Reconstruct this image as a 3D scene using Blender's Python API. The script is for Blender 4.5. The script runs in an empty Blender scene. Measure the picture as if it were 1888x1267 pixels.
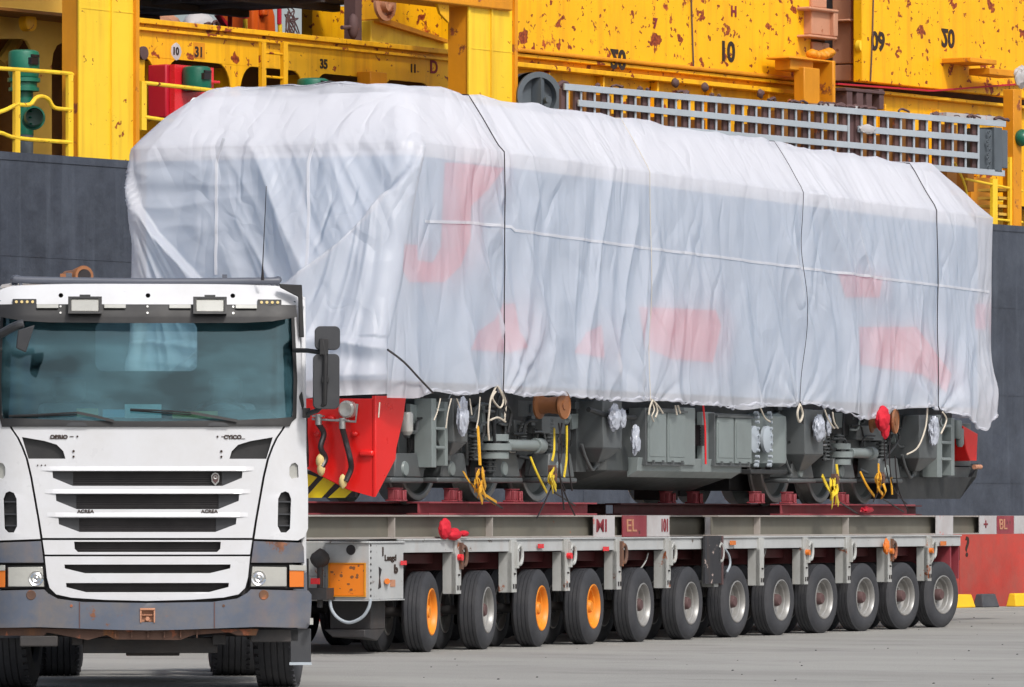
import bpy, bmesh, math, random
from math import sin, cos, pi, radians, exp, atan, hypot
from mathutils import Vector, noise, Matrix
from mathutils.geometry import tessellate_polygon
random.seed(4)
scene = bpy.context.scene
# ------------------------------------------------------------ camera, world, sun
F, CX, HY, EYE = 11440.0, 944.0, 955.0, 1.4      # photo pixels: focal length, centre, horizon; eye height m
cam = bpy.data.cameras.new("camera"); camo = bpy.data.objects.new("camera", cam)
scene.collection.objects.link(camo); scene.camera = camo
camo.location = (0, 0, EYE); camo.rotation_euler = (pi/2, 0, 0)
cam.sensor_width = 36; cam.lens = 36*F/1888; cam.shift_y = (HY-633.5)/1888
cam.clip_start = 1; cam.clip_end = 9000
world = bpy.data.worlds.new("World"); scene.world = world; world.use_nodes = True
nt = world.node_tree; nt.nodes.clear()
SUN_EL, SUN_ROT = radians(46), radians(152)
sky = nt.nodes.new('ShaderNodeTexSky'); sky.sky_type = 'NISHITA'; sky.sun_disc = False
sky.sun_elevation = SUN_EL; sky.sun_rotation = SUN_ROT; sky.air_density = 1.0; sky.dust_density = 4.0; sky.ozone_density = 1.0
bg = nt.nodes.new('ShaderNodeBackground'); bg.inputs[1].default_value = 0.105
wo = nt.nodes.new('ShaderNodeOutputWorld'); bw = nt.nodes.new('ShaderNodeRGBToBW'); nt.links.new(sky.outputs[0], bw.inputs[0])
cm = nt.nodes.new('ShaderNodeMath'); cm.operation = 'MULTIPLY'; cm.inputs[1].default_value = 1.25; nt.links.new(bw.outputs[0], cm.inputs[0])
wt_ = nt.nodes.new('ShaderNodeTexCoord'); wm = nt.nodes.new('ShaderNodeMapping'); wm.inputs['Scale'].default_value = (1, 1, 2.6); nt.links.new(wt_.outputs['Generated'], wm.inputs[0])
wn = nt.nodes.new('ShaderNodeTexNoise'); wn.inputs['Scale'].default_value = 3.4; wn.inputs['Detail'].default_value = 7; nt.links.new(wm.outputs[0], wn.inputs[0])
wr = nt.nodes.new('ShaderNodeMapRange'); wr.inputs[1].default_value = .42; wr.inputs[2].default_value = .58; nt.links.new(wn.outputs[0], wr.inputs[0])
wx_ = nt.nodes.new('ShaderNodeMix'); wx_.data_type = 'RGBA'; nt.links.new(wr.outputs[0], wx_.inputs[0]); nt.links.new(sky.outputs[0], wx_.inputs[6]); nt.links.new(cm.outputs[0], wx_.inputs[7])
nt.links.new(wx_.outputs[2], bg.inputs[0]); nt.links.new(bg.outputs[0], wo.inputs[0])
sl = bpy.data.lights.new("sun", 'SUN'); sl.energy = 1.5; sl.angle = radians(7); sl.color = (1, .96, .9)
so = bpy.data.objects.new("sun", sl); scene.collection.objects.link(so)
sd = Vector((sin(SUN_ROT)*cos(SUN_EL), cos(SUN_ROT)*cos(SUN_EL), sin(SUN_EL)))
so.rotation_euler = sd.to_track_quat('Z', 'Y').to_euler()
scene.view_settings.view_transform = 'Standard'; scene.view_settings.look = 'None'
scene.view_settings.exposure = 0.42; scene.view_settings.gamma = 1
scene.render.engine = 'CYCLES'
# ------------------------------------------------------------ frames (ground axes of ship, trailer, truck)
class Frame:
    def __init__(s, o, ang):
        s.o = Vector(o); s.ang = ang; s.ex = Vector((cos(ang), sin(ang))); s.ey = Vector((-sin(ang), cos(ang)))
    def u(s, px, n=0):
        k = (px-CX)/F; o, ex, ey = s.o, s.ex, s.ey
        return (k*(o.y+n*ey.y)-(o.x+n*ey.x))/(ex.x-k*ex.y)
    def Y(s, u, n): return s.o.y+u*s.ex.y+n*s.ey.y
    def z(s, py, u, n=0): return EYE+(HY-py)*s.Y(u, n)/F
    def P(s, px, py, n=0):
        u = s.u(px, n); return Vector((u, n, s.z(py, u, n)))
    def nn(s, px, u):      # n of the point at a given u that is seen at px
        k = (px-CX)/F; o, ex, ey = s.o, s.ex, s.ey
        return (k*(o.y+u*ex.y)-(o.x+u*ex.x))/(ey.x-k*ey.y)
    def Q(s, px, py, u):
        n = s.nn(px, u); return Vector((u, n, s.z(py, u, n)))
TR = Frame((-.864, 64.6), math.atan2(.9163, .4004))
SH = Frame((-6.53, 79.2), math.atan2(.810, .586))
TK = Frame((-2.937, 50.0), radians(3.5))
WF = Frame((0, 0), 0)
# ------------------------------------------------------------ materials
def setin(n, k, v):
    if k in n.inputs: n.inputs[k].default_value = v
def c4(c): return (c[0], c[1], c[2], 1)
def paint(name, col, rough=.45, metal=0., var=.12, rust=0., rscale=3., rcol=(.16, .045, .015), dirt=0., dcol=(.08, .07, .06), streak=0., bump=.02, spots=0., sscale=9., coat=0., edge=0., emis=None):
    m = bpy.data.materials.new(name); m.use_nodes = True; T = m.node_tree; N = T.nodes; L = T.links
    b = N['Principled BSDF']; setin(b, 'Roughness', rough); setin(b, 'Metallic', metal)
    if coat: setin(b, 'Coat Weight', coat); setin(b, 'Coat Roughness', .12)
    tc = N.new('ShaderNodeTexCoord')
    def nz(scale, detail=5., rgh=.6, sc=None, off=0.):
        mp = N.new('ShaderNodeMapping'); L.new(tc.outputs['Object'], mp.inputs[0])
        mp.inputs['Location'].default_value = (off, off*.7, off*1.3)
        if sc: mp.inputs['Scale'].default_value = sc
        t = N.new('ShaderNodeTexNoise'); t.inputs['Scale'].default_value = scale; t.inputs['Detail'].default_value = detail; t.inputs['Roughness'].default_value = rgh
        L.new(mp.outputs[0], t.inputs['Vector']); return t.outputs['Fac']
    def ramp(f, a, b2):
        r = N.new('ShaderNodeMapRange'); r.inputs[1].default_value = a; r.inputs[2].default_value = b2; L.new(f, r.inputs[0]); return r.outputs[0]
    def mix(f, a, b2):
        x = N.new('ShaderNodeMix'); x.data_type = 'RGBA'
        if isinstance(f, float): x.inputs[0].default_value = f
        else: L.new(f, x.inputs[0])
        for i, v in ((6, a), (7, b2)):
            if isinstance(v, tuple): x.inputs[i].default_value = c4(v)
            else: L.new(v, x.inputs[i])
        return x.outputs[2]
    def mul(f, k):
        x = N.new('ShaderNodeMath'); x.operation = 'MULTIPLY'; x.inputs[1].default_value = k; L.new(f, x.inputs[0]); return x.outputs[0]
    big = nz(.9, 6.)
    c = mix(ramp(big, .3, .7), tuple(x*(1-var) for x in col), tuple(min(1, x*(1+var*.6)) for x in col))
    if streak: c = mix(mul(ramp(nz(3.2, 5., .6, (1.6, 1.6, .12), 3.), .5, .78), streak), c, dcol)
    if dirt: c = mix(mul(ramp(nz(2.3, 8., .7, None, 7.), .42, .72), dirt), c, dcol)
    rm = None
    if rust:
        rm = ramp(nz(rscale, 9., .68, None, 13.), .675-rust*.30, .705-rust*.29)
        c = mix(rm, c, mix(ramp(nz(rscale*4, 4., .6, None, 2.), .35, .65), rcol, tuple(min(1, x*2.6) for x in rcol)))
        c = mix(mul(ramp(nz(2.5, 4., .6, (2, 2, .1), 21.), .58, .8), min(1., rust*1.1)), c, (.42, .16, .03))
    for spk, ssc in (((spots, sscale), (spots*.75, sscale*2.7)) if spots else ()):
        v = N.new('ShaderNodeTexVoronoi'); v.inputs['Scale'].default_value = ssc
        mp = N.new('ShaderNodeMapping'); L.new(tc.outputs['Object'], mp.inputs[0])
        dn = N.new('ShaderNodeTexNoise'); dn.inputs['Scale'].default_value = 2*ssc; dn.inputs['Detail'].default_value = 4; L.new(tc.outputs['Object'], dn.inputs[0])
        ad = N.new('ShaderNodeVectorMath'); ad.operation = 'MULTIPLY_ADD'; ad.inputs[1].default_value = (.45*3/ssc,)*3; L.new(dn.outputs['Color'], ad.inputs[0]); L.new(mp.outputs[0], ad.inputs[2]); L.new(ad.outputs[0], v.inputs[0])
        v.voronoi_dimensions = '2D'; sx_ = N.new('ShaderNodeSeparateXYZ'); L.new(ad.outputs[0], sx_.inputs[0]); s1 = N.new('ShaderNodeMath'); s1.operation = 'ADD'; L.new(sx_.outputs[0], s1.inputs[0]); L.new(sx_.outputs[1], s1.inputs[1])
        cx_ = N.new('ShaderNodeCombineXYZ'); L.new(s1.outputs[0], cx_.inputs[0]); L.new(sx_.outputs[2], cx_.inputs[1]); L.new(cx_.outputs[0], v.inputs[0])
        sz = N.new('ShaderNodeMath'); sz.operation = 'MULTIPLY'; sep = N.new('ShaderNodeSeparateColor'); L.new(v.outputs['Color'], sep.inputs[0])
        pw = N.new('ShaderNodeMath'); pw.operation = 'POWER'; pw.inputs[1].default_value = 4.; L.new(sep.outputs[0], pw.inputs[0]); L.new(pw.outputs[0], sz.inputs[0]); sz.inputs[1].default_value = .38*spk
        ls = N.new('ShaderNodeMath'); ls.operation = 'SUBTRACT'; L.new(sz.outputs[0], ls.inputs[0]); L.new(v.outputs['Distance'], ls.inputs[1])
        s2 = ramp(ls.outputs[0], -.005, .03)
        c = mix(s2, c, mix(ramp(nz(20, 3.), .4, .6), (.15, .02, .006), (.38, .07, .012)))
    L.new(c, b.inputs['Base Color'])
    r = ramp(nz(5., 6., .6, None, 5.), .2, .9); rr = N.new('ShaderNodeMapRange'); rr.inputs[3].default_value = max(.05, rough-.1); rr.inputs[4].default_value = min(1, rough+.15); L.new(r, rr.inputs[0]); L.new(rr.outputs[0], b.inputs['Roughness'])
    if bump:
        bp = N.new('ShaderNodeBump'); bp.inputs['Strength'].default_value = .6; bp.inputs['Distance'].default_value = bump; L.new(nz(3., 7., .6, None, 9.), bp.inputs['Height']); L.new(bp.outputs[0], b.inputs['Normal'])
    if emis: setin(b, 'Emission Color', c4(emis)); setin(b, 'Emission Strength', 1.)
    return m
M = {}
M['white'] = paint('truck_white', (.64, .65, .68), .32, var=.03, coat=.4, dirt=.25, dcol=(.45, .42, .38), bump=.002)
M['black'] = paint('black_plastic', (.016, .016, .018), .5, var=.2, bump=.003, dirt=.15, dcol=(.12, .11, .1))
M['mesh'] = paint('grille_mesh', (.035, .032, .034), .7, var=.2, bump=.01, dirt=.3, dcol=(.09, .08, .08))
M['gplastic'] = paint('grey_plastic', (.038, .040, .046), .5, var=.2, bump=.003, dirt=.3, dcol=(.09, .09, .09)); M['bar'] = paint('grey_tube', (.10, .11, .14), .45, var=.15, bump=.002)
M['bumper'] = paint('scuffed_bumper', (.105, .125, .17), .5, var=.3, rust=.10, rscale=2.6, rcol=(.10, .04, .02), dirt=.7, dcol=(.20, .16, .12), bump=.008)
M['ruststeel'] = paint('rusty_steel', (.13, .07, .05), .8, var=.4, rust=.45, rcol=(.15, .05, .025), rscale=4, bump=.02)
M['darksteel'] = paint('dark_chassis', (.035, .035, .038), .65, var=.3, dirt=.35, dcol=(.10, .075, .06), bump=.01)
M['steel'] = paint('bright_steel', (.5, .5, .49), .38, .85, var=.2, dirt=.3, bump=.005)
M['rubber'] = paint('tyre_rubber', (.034, .036, .043), .75, var=.25, dirt=.45, dcol=(.095, .092, .095), bump=.004)
M['lens'] = paint('clear_lens', (.46, .46, .43), .12, var=.25, coat=1., bump=.02)
M['amber'] = paint('amber_lens', (.75, .19, .02), .2, var=.15, coat=.6, bump=.004)
M['redlens'] = paint('red_lens', (.75, .02, .03), .25, var=.1, coat=.5, bump=0)
M['orange'] = paint('orange_marker', (.86, .23, .01), .45, var=.08, rust=.24, rscale=7, rcol=(.25, .05, .01), dirt=.2, dcol=(.4, .1, .02), bump=.002)
M['orim'] = paint('orange_rim', (.80, .26, .015), .5, var=.15, rust=.15, rscale=9, bump=.003)
M['srim'] = paint('silver_rim', (.33, .33, .325), .45, .35, var=.25, dirt=.4, dcol=(.2, .16, .12), rust=.1, rscale=7, bump=.004)
M['trail'] = paint('trailer_grey', (.44, .45, .44), .55, var=.14, rust=.22, rscale=3.5, dirt=.4, dcol=(.2, .18, .15), streak=.3, bump=.008)
M['trailw'] = paint('trailer_white', (.46, .475, .48), .5, var=.08, rust=.16, rscale=4.5, rcol=(.05, .03, .02), dirt=.2, bump=.005)
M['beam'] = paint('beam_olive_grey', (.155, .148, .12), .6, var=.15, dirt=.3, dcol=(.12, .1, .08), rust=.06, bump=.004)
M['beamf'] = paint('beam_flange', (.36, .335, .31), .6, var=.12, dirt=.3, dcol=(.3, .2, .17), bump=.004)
M['plate'] = paint('pale_end_plate', (.50, .49, .50), .5, var=.12, dirt=.4, dcol=(.3, .22, .2), rust=.12, rcol=(.3, .05, .04), bump=.003)
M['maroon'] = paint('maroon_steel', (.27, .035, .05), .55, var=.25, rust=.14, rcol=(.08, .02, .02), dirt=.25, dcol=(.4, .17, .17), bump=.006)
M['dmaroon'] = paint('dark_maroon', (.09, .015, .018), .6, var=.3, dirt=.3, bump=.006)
M['lgrey'] = paint('loco_grey', (.10, .110, .115), .42, var=.3, dirt=.3, dcol=(.07, .07, .065), coat=.1, bump=.004)
M['lmid'] = paint('tank_grey', (.055, .062, .064), .45, var=.3, dirt=.3, dcol=(.10, .10, .09), bump=.004)
M['lgrey2'] = paint('loco_panel_grey', (.22, .255, .255), .4, var=.1, dirt=.15, bump=.003)
M['ldark'] = paint('loco_dark', (.024, .026, .028), .5, var=.3, dirt=.3, dcol=(.06, .055, .05), bump=.006)
M['red'] = paint('signal_red', (.75, .012, .01), .33, var=.05, coat=.3, bump=.002)
M['lred'] = paint('livery_red', (.75, .02, .11), .5, var=.1, bump=0)
M['lblue'] = paint('livery_blue_grey', (.25, .42, .60), .5, var=.06, bump=0)
M['lwhite'] = paint('livery_white', (.86, .85, .87), .5, var=.03, bump=0)
M['hazy'] = paint('hazard_yellow', (.80, .62, .01), .45, var=.08, bump=0)
M['yellow'] = paint('ship_yellow', (.90, .46, .004), .5, var=.14, rust=.10, rscale=1.6, streak=.55, dcol=(.36, .11, .008), bump=.01, spots=.7, sscale=3)
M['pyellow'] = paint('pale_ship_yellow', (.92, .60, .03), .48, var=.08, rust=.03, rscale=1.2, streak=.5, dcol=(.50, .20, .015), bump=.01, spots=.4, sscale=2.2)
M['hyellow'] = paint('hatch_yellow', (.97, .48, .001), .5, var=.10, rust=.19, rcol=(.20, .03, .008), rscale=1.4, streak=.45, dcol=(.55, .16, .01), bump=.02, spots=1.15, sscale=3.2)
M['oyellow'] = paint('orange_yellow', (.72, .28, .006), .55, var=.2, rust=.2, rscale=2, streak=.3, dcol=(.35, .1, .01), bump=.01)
M['inner'] = paint('shaded_ochre', (.22, .085, .008), .7, var=.3, dirt=.3, dcol=(.06, .02, .005), bump=.02)  # ochre with the shadow inside the arches put into the colour
M['tan'] = paint('tan_bulkhead', (.62, .38, .06), .6, var=.12, rust=.06, dirt=.2, dcol=(.35, .17, .03), bump=.008)
M['hull'] = paint('hull_blue_black', (.044, .052, .072), .5, var=.35, streak=.7, dcol=(.09, .105, .135), dirt=.5, bump=.04)
M['boot'] = paint('hull_red', (.50, .055, .04), .55, var=.25, dirt=.65, dcol=(.30, .09, .07), streak=.3, bump=.02)
M['green'] = paint('vent_green', (.0, .13, .075), .4, var=.3, dirt=.15, dcol=(.15, .35, .28), bump=.01)
M['lgreen'] = paint('faded_green', (.28, .42, .40), .5, var=.15, dirt=.3, dcol=(.2, .12, .08), bump=.006)
M['alu'] = paint('gangway_aluminium', (.42, .47, .52), .5, .1, var=.08, dirt=.25, dcol=(.28, .3, .33), bump=.003)
M['brown'] = paint('rusty_brown', (.11, .06, .06), .75, var=.3, rust=.15, bump=.01)
M['salmon'] = paint('primer_salmon', (.52, .25, .15), .65, var=.2, rust=.2, bump=.01)
M['slate'] = paint('slate_grey', (.10, .12, .14), .6, var=.25, bump=.01)
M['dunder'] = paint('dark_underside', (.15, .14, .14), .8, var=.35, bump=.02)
M['crane'] = paint('crane_orange', (.70, .11, .01), .45, var=.2, rust=.12, bump=.005)
M['crimson'] = paint('crimson_pipe', (.50, .01, .03), .45, var=.15, bump=.003)
M['lettering'] = paint('dark_lettering', (.035, .018, .012), .7, var=.3, bump=0)
M['rletter'] = paint('maroon_lettering', (.22, .02, .03), .7, var=.3, bump=0)
M['kyel'] = paint('kerb_yellow', (.85, .50, .01), .7, var=.08, dirt=.2, dcol=(.3, .2, .05), bump=.01)
M['kblk'] = paint('kerb_black', (.055, .058, .068), .8, var=.2, dirt=.3, dcol=(.15, .15, .15), bump=.01)
M['strap'] = paint('yellow_webbing', (.80, .40, .02), .7, var=.15, dirt=.2, dcol=(.4, .2, .05), bump=.003)
M['stra2'] = paint('lemon_webbing', (.85, .62, .03), .7, var=.15, dirt=.2, dcol=(.4, .2, .05), bump=.003)
M['rope'] = paint('pale_cord', (.60, .54, .45), .8, var=.15, bump=0)
M['cable'] = paint('black_hose', (.02, .015, .017), .4, var=.2, bump=0)
M['bag'] = paint('plastic_film', (.42, .45, .52), .3, var=.3, coat=.3, bump=.05)
M['cloth'] = paint('red_cloth', (.62, .01, .03), .75, var=.2, bump=.02)
M['spool'] = paint('bobbin_rust', (.26, .10, .035), .55, var=.25, rust=.3, rscale=6, rcol=(.12, .045, .02), bump=.006)
M['paper'] = paint('paper_white', (.7, .78, .8), .7, var=.05, bump=0)
M['paperb'] = paint('paper_blue', (.25, .55, .75), .7, var=.1, bump=0)
M['papery'] = paint('paper_tan', (.65, .50, .22), .7, var=.1, bump=0)
M['cabin'] = paint('cab_interior', (.06, .09, .11), .8, var=.2, bump=.01)
M['dash'] = paint('dashboard', (.035, .04, .045), .7, var=.2, bump=.005)
M['water'] = paint('harbour_water', (.02, .05, .05), .08, var=.2, bump=.08)
def glass():
    m = bpy.data.materials.new('windscreen_glass'); m.use_nodes = True; T = m.node_tree; N = T.nodes; L = T.links; N.remove(N['Principled BSDF'])
    tr = N.new('ShaderNodeBsdfTransparent'); tr.inputs[0].default_value = (.58, .76, .79, 1)
    gl = N.new('ShaderNodeBsdfGlossy'); gl.inputs['Roughness'].default_value = .03; gl.inputs[0].default_value = (.75, .93, 1, 1)
    lw = N.new('ShaderNodeFresnel'); lw.inputs[0].default_value = 1.55
    ad = N.new('ShaderNodeMath'); ad.operation = 'MULTIPLY_ADD'; ad.inputs[1].default_value = .9; ad.inputs[2].default_value = .0; L.new(lw.outputs[0], ad.inputs[0])
    tc = N.new('ShaderNodeTexCoord'); ns = N.new('ShaderNodeTexNoise'); ns.inputs['Scale'].default_value = 1.6; ns.inputs['Detail'].default_value = 2
    mp = N.new('ShaderNodeMapping'); mp.inputs['Scale'].default_value = (.9, 1, 2.); L.new(tc.outputs['Object'], mp.inputs[0]); L.new(mp.outputs[0], ns.inputs[0])
    bp = N.new('ShaderNodeBump'); bp.inputs['Strength'].default_value = .4; bp.inputs['Distance'].default_value = .012; L.new(ns.outputs[0], bp.inputs['Height']); L.new(bp.outputs[0], gl.inputs['Normal'])
    df = N.new('ShaderNodeBsdfDiffuse'); df.inputs[0].default_value = (.20, .42, .50, 1)     # blue-teal film on the glass: dust plus painted-in sky reflection
    n2 = N.new('ShaderNodeTexNoise'); n2.inputs['Scale'].default_value = 1.3; n2.inputs['Detail'].default_value = 5; L.new(mp.outputs[0], n2.inputs[0])
    mr = N.new('ShaderNodeMapRange'); mr.inputs[1].default_value = .35; mr.inputs[2].default_value = .7; mr.inputs[1].default_value = .40; mr.inputs[2].default_value = .62; mr.inputs[3].default_value = .0; mr.inputs[4].default_value = .20; L.new(n2.outputs[0], mr.inputs[0])
    m0 = N.new('ShaderNodeMixShader'); L.new(mr.outputs[0], m0.inputs[0]); L.new(tr.outputs[0], m0.inputs[1]); L.new(df.outputs[0], m0.inputs[2])
    mx = N.new('ShaderNodeMixShader'); L.new(ad.outputs[0], mx.inputs[0]); L.new(m0.outputs[0], mx.inputs[1]); L.new(gl.outputs[0], mx.inputs[2])
    L.new(mx.outputs[0], N['Material Output'].inputs[0]); return m
M['chrome'] = paint('lamp_chrome', (.85, .85, .83), .1, 1., var=.05, bump=0)
M['glass'] = glass(); M['clear'] = glass(); M['clear'].name = 'clear_glass'
for n_ in M['clear'].node_tree.nodes:
    if n_.type == 'BSDF_TRANSPARENT': n_.inputs[0].default_value = (1, 1, 1, 1)
def tarpmat(name, tr=.30, tl=.30, col=(.76, .775, .84)):
    m = bpy.data.materials.new(name); m.use_nodes = True; T = m.node_tree; N = T.nodes; L = T.links
    b = N['Principled BSDF']; b.inputs['Base Color'].default_value = c4(col); b.inputs['Roughness'].default_value = .42
    tc = N.new('ShaderNodeTexCoord')
    def nz(s, d, sc):
        mp = N.new('ShaderNodeMapping'); mp.inputs['Scale'].default_value = sc; L.new(tc.outputs['Object'], mp.inputs[0])
        dn = N.new('ShaderNodeTexNoise'); dn.inputs['Scale'].default_value = 1.2; L.new(tc.outputs['Object'], dn.inputs[0])
        ad = N.new('ShaderNodeVectorMath'); ad.operation = 'MULTIPLY_ADD'; ad.inputs[1].default_value = (.5, .5, .1); L.new(dn.outputs['Color'], ad.inputs[0]); L.new(mp.outputs[0], ad.inputs[2])
        t = N.new('ShaderNodeTexNoise'); t.inputs['Scale'].default_value = s; t.inputs['Detail'].default_value = d; t.inputs['Roughness'].default_value = .55; L.new(ad.outputs[0], t.inputs[0])
        a = N.new('ShaderNodeMath'); a.operation = 'SUBTRACT'; a.inputs[1].default_value = .5; L.new(t.outputs[0], a.inputs[0])
        q = N.new('ShaderNodeMath'); q.operation = 'ABSOLUTE'; L.new(a.outputs[0], q.inputs[0]); return q.outputs[0]
    def dg(rot, s_, sc, msk):
        mp = N.new('ShaderNodeMapping'); mp.inputs['Rotation'].default_value = (rot*.5, rot, 0); L.new(tc.outputs['Object'], mp.inputs[0])
        m2_ = N.new('ShaderNodeMapping'); m2_.inputs['Scale'].default_value = sc; L.new(mp.outputs[0], m2_.inputs[0])
        dn = N.new('ShaderNodeTexNoise'); dn.inputs['Scale'].default_value = .9; L.new(tc.outputs['Object'], dn.inputs[0])
        ad = N.new('ShaderNodeVectorMath'); ad.operation = 'MULTIPLY_ADD'; ad.inputs[1].default_value = (.6, .6, .2); L.new(dn.outputs['Color'], ad.inputs[0]); L.new(m2_.outputs[0], ad.inputs[2])
        t = N.new('ShaderNodeTexNoise'); t.inputs['Scale'].default_value = s_; t.inputs['Detail'].default_value = 1.; t.inputs['Roughness'].default_value = .4; L.new(ad.outputs[0], t.inputs[0])
        a = N.new('ShaderNodeMath'); a.operation = 'SUBTRACT'; a.inputs[1].default_value = .5; L.new(t.outputs[0], a.inputs[0])
        q = N.new('ShaderNodeMath'); q.operation = 'ABSOLUTE'; L.new(a.outputs[0], q.inputs[0])
        p = N.new('ShaderNodeMapRange'); p.inputs[1].default_value = 0; p.inputs[2].default_value = .07; p.inputs[3].default_value = 0; p.inputs[4].default_value = 1; L.new(q.outputs[0], p.inputs[0])
        mk = N.new('ShaderNodeTexNoise'); mk.inputs['Scale'].default_value = .8; mp3 = N.new('ShaderNodeMapping'); mp3.inputs['Location'].default_value = (msk, 0, msk); L.new(tc.outputs['Object'], mp3.inputs[0]); L.new(mp3.outputs[0], mk.inputs[0])
        r = N.new('ShaderNodeMapRange'); r.inputs[1].default_value = .47; r.inputs[2].default_value = .64; L.new(mk.outputs[0], r.inputs[0])
        x = N.new('ShaderNodeMath'); x.operation = 'MULTIPLY'; L.new(p.outputs[0], x.inputs[0]); L.new(r.outputs[0], x.inputs[1]); return x.outputs[0]
    def add(a, b, k):
        x = N.new('ShaderNodeMath'); x.operation = 'MULTIPLY_ADD'; x.inputs[1].default_value = k; L.new(b, x.inputs[0]); L.new(a, x.inputs[2]); return x
    h1 = nz(1.1, 1.5, (1.3, 1.3, .30)); h2 = nz(5., 4, (1, 1, .9))
    ad = add(h1, h2, .035)
    for rot, s_, sc, msk, k in ((.55, 1.0, (1.5, 1.5, .22), 3, .22), (-.5, 1.1, (1.5, 1.5, .22), 11, .22), (.95, 1.8, (1.5, 1.5, .3), 19, .05), (-.12, 1.9, (1.6, 1.6, .16), 27, .10)): ad = add(ad.outputs[0], dg(rot, s_, sc, msk), k)
    bp = N.new('ShaderNodeBump'); bp.inputs['Strength'].default_value = .85; bp.inputs['Distance'].default_value = .10; L.new(ad.outputs[0], bp.inputs['Height'])
    L.new(bp.outputs[0], b.inputs['Normal'])
    t2 = N.new('ShaderNodeBsdfTranslucent'); t2.inputs[0].default_value = c4(col); L.new(bp.outputs[0], t2.inputs['Normal'])
    t3 = N.new('ShaderNodeBsdfTransparent')
    m1 = N.new('ShaderNodeMixShader'); m1.inputs[0].default_value = tl; L.new(b.outputs[0], m1.inputs[1]); L.new(t2.outputs[0], m1.inputs[2])
    m2 = N.new('ShaderNodeMixShader'); m2.inputs[0].default_value = tr; L.new(m1.outputs[0], m2.inputs[1]); L.new(t3.outputs[0], m2.inputs[2])
    L.new(m2.outputs[0], N['Material Output'].inputs[0]); return m
M['tarp'] = tarpmat('white_tarpaulin_sheet'); M['seam'] = tarpmat('tarpaulin_seam', .2, .3, (.79, .80, .85))
def groundmat():
    m = bpy.data.materials.new('quay_concrete'); m.use_nodes = True; T = m.node_tree; N = T.nodes; L = T.links; b = N['Principled BSDF']
    tc = N.new('ShaderNodeTexCoord')
    def nz(s, d, sc=(1, 1, 1), r=.6):
        mp = N.new('ShaderNodeMapping'); mp.inputs['Scale'].default_value = sc; L.new(tc.outputs['Object'], mp.inputs[0])
        t = N.new('ShaderNodeTexNoise'); t.inputs['Scale'].default_value = s; t.inputs['Detail'].default_value = d; t.inputs['Roughness'].default_value = r; L.new(mp.outputs[0], t.inputs[0]); return t.outputs[0]
    def rp(f, a, b2, c=0, d=1):
        r = N.new('ShaderNodeMapRange'); r.inputs[1].default_value = a; r.inputs[2].default_value = b2; r.inputs[3].default_value = c; r.inputs[4].default_value = d; L.new(f, r.inputs[0]); return r.outputs[0]
    def mx(f, a, b2):
        x = N.new('ShaderNodeMix'); x.data_type = 'RGBA'; L.new(f, x.inputs[0])
        for i, v in ((6, a), (7, b2)):
            if isinstance(v, tuple): x.inputs[i].default_value = c4(v)
            else: L.new(v, x.inputs[i])
        return x.outputs[2]
    c = mx(rp(nz(.35, 8, (1, .35, 1)), .35, .65), (.27, .265, .25), (.36, .355, .335))
    c = mx(rp(nz(1.7, 8, (.5, .25, 1), .7), .52, .72, 0, .7), c, (.15, .145, .14))
    c = mx(rp(nz(26, 3), .66, .72, 0, .7), c, (.10, .095, .09))
    c = mx(rp(nz(60, 2), .4, .6, 0, .35), c, (.33, .32, .3))
    L.new(c, b.inputs['Base Color']); b.inputs['Roughness'].default_value = .85
    bp = N.new('ShaderNodeBump'); bp.inputs['Strength'].default_value = .8; bp.inputs['Distance'].default_value = .02; L.new(nz(22, 8), bp.inputs['Height']); L.new(bp.outputs[0], b.inputs['Normal'])
    return m
M['ground'] = groundmat()
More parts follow.
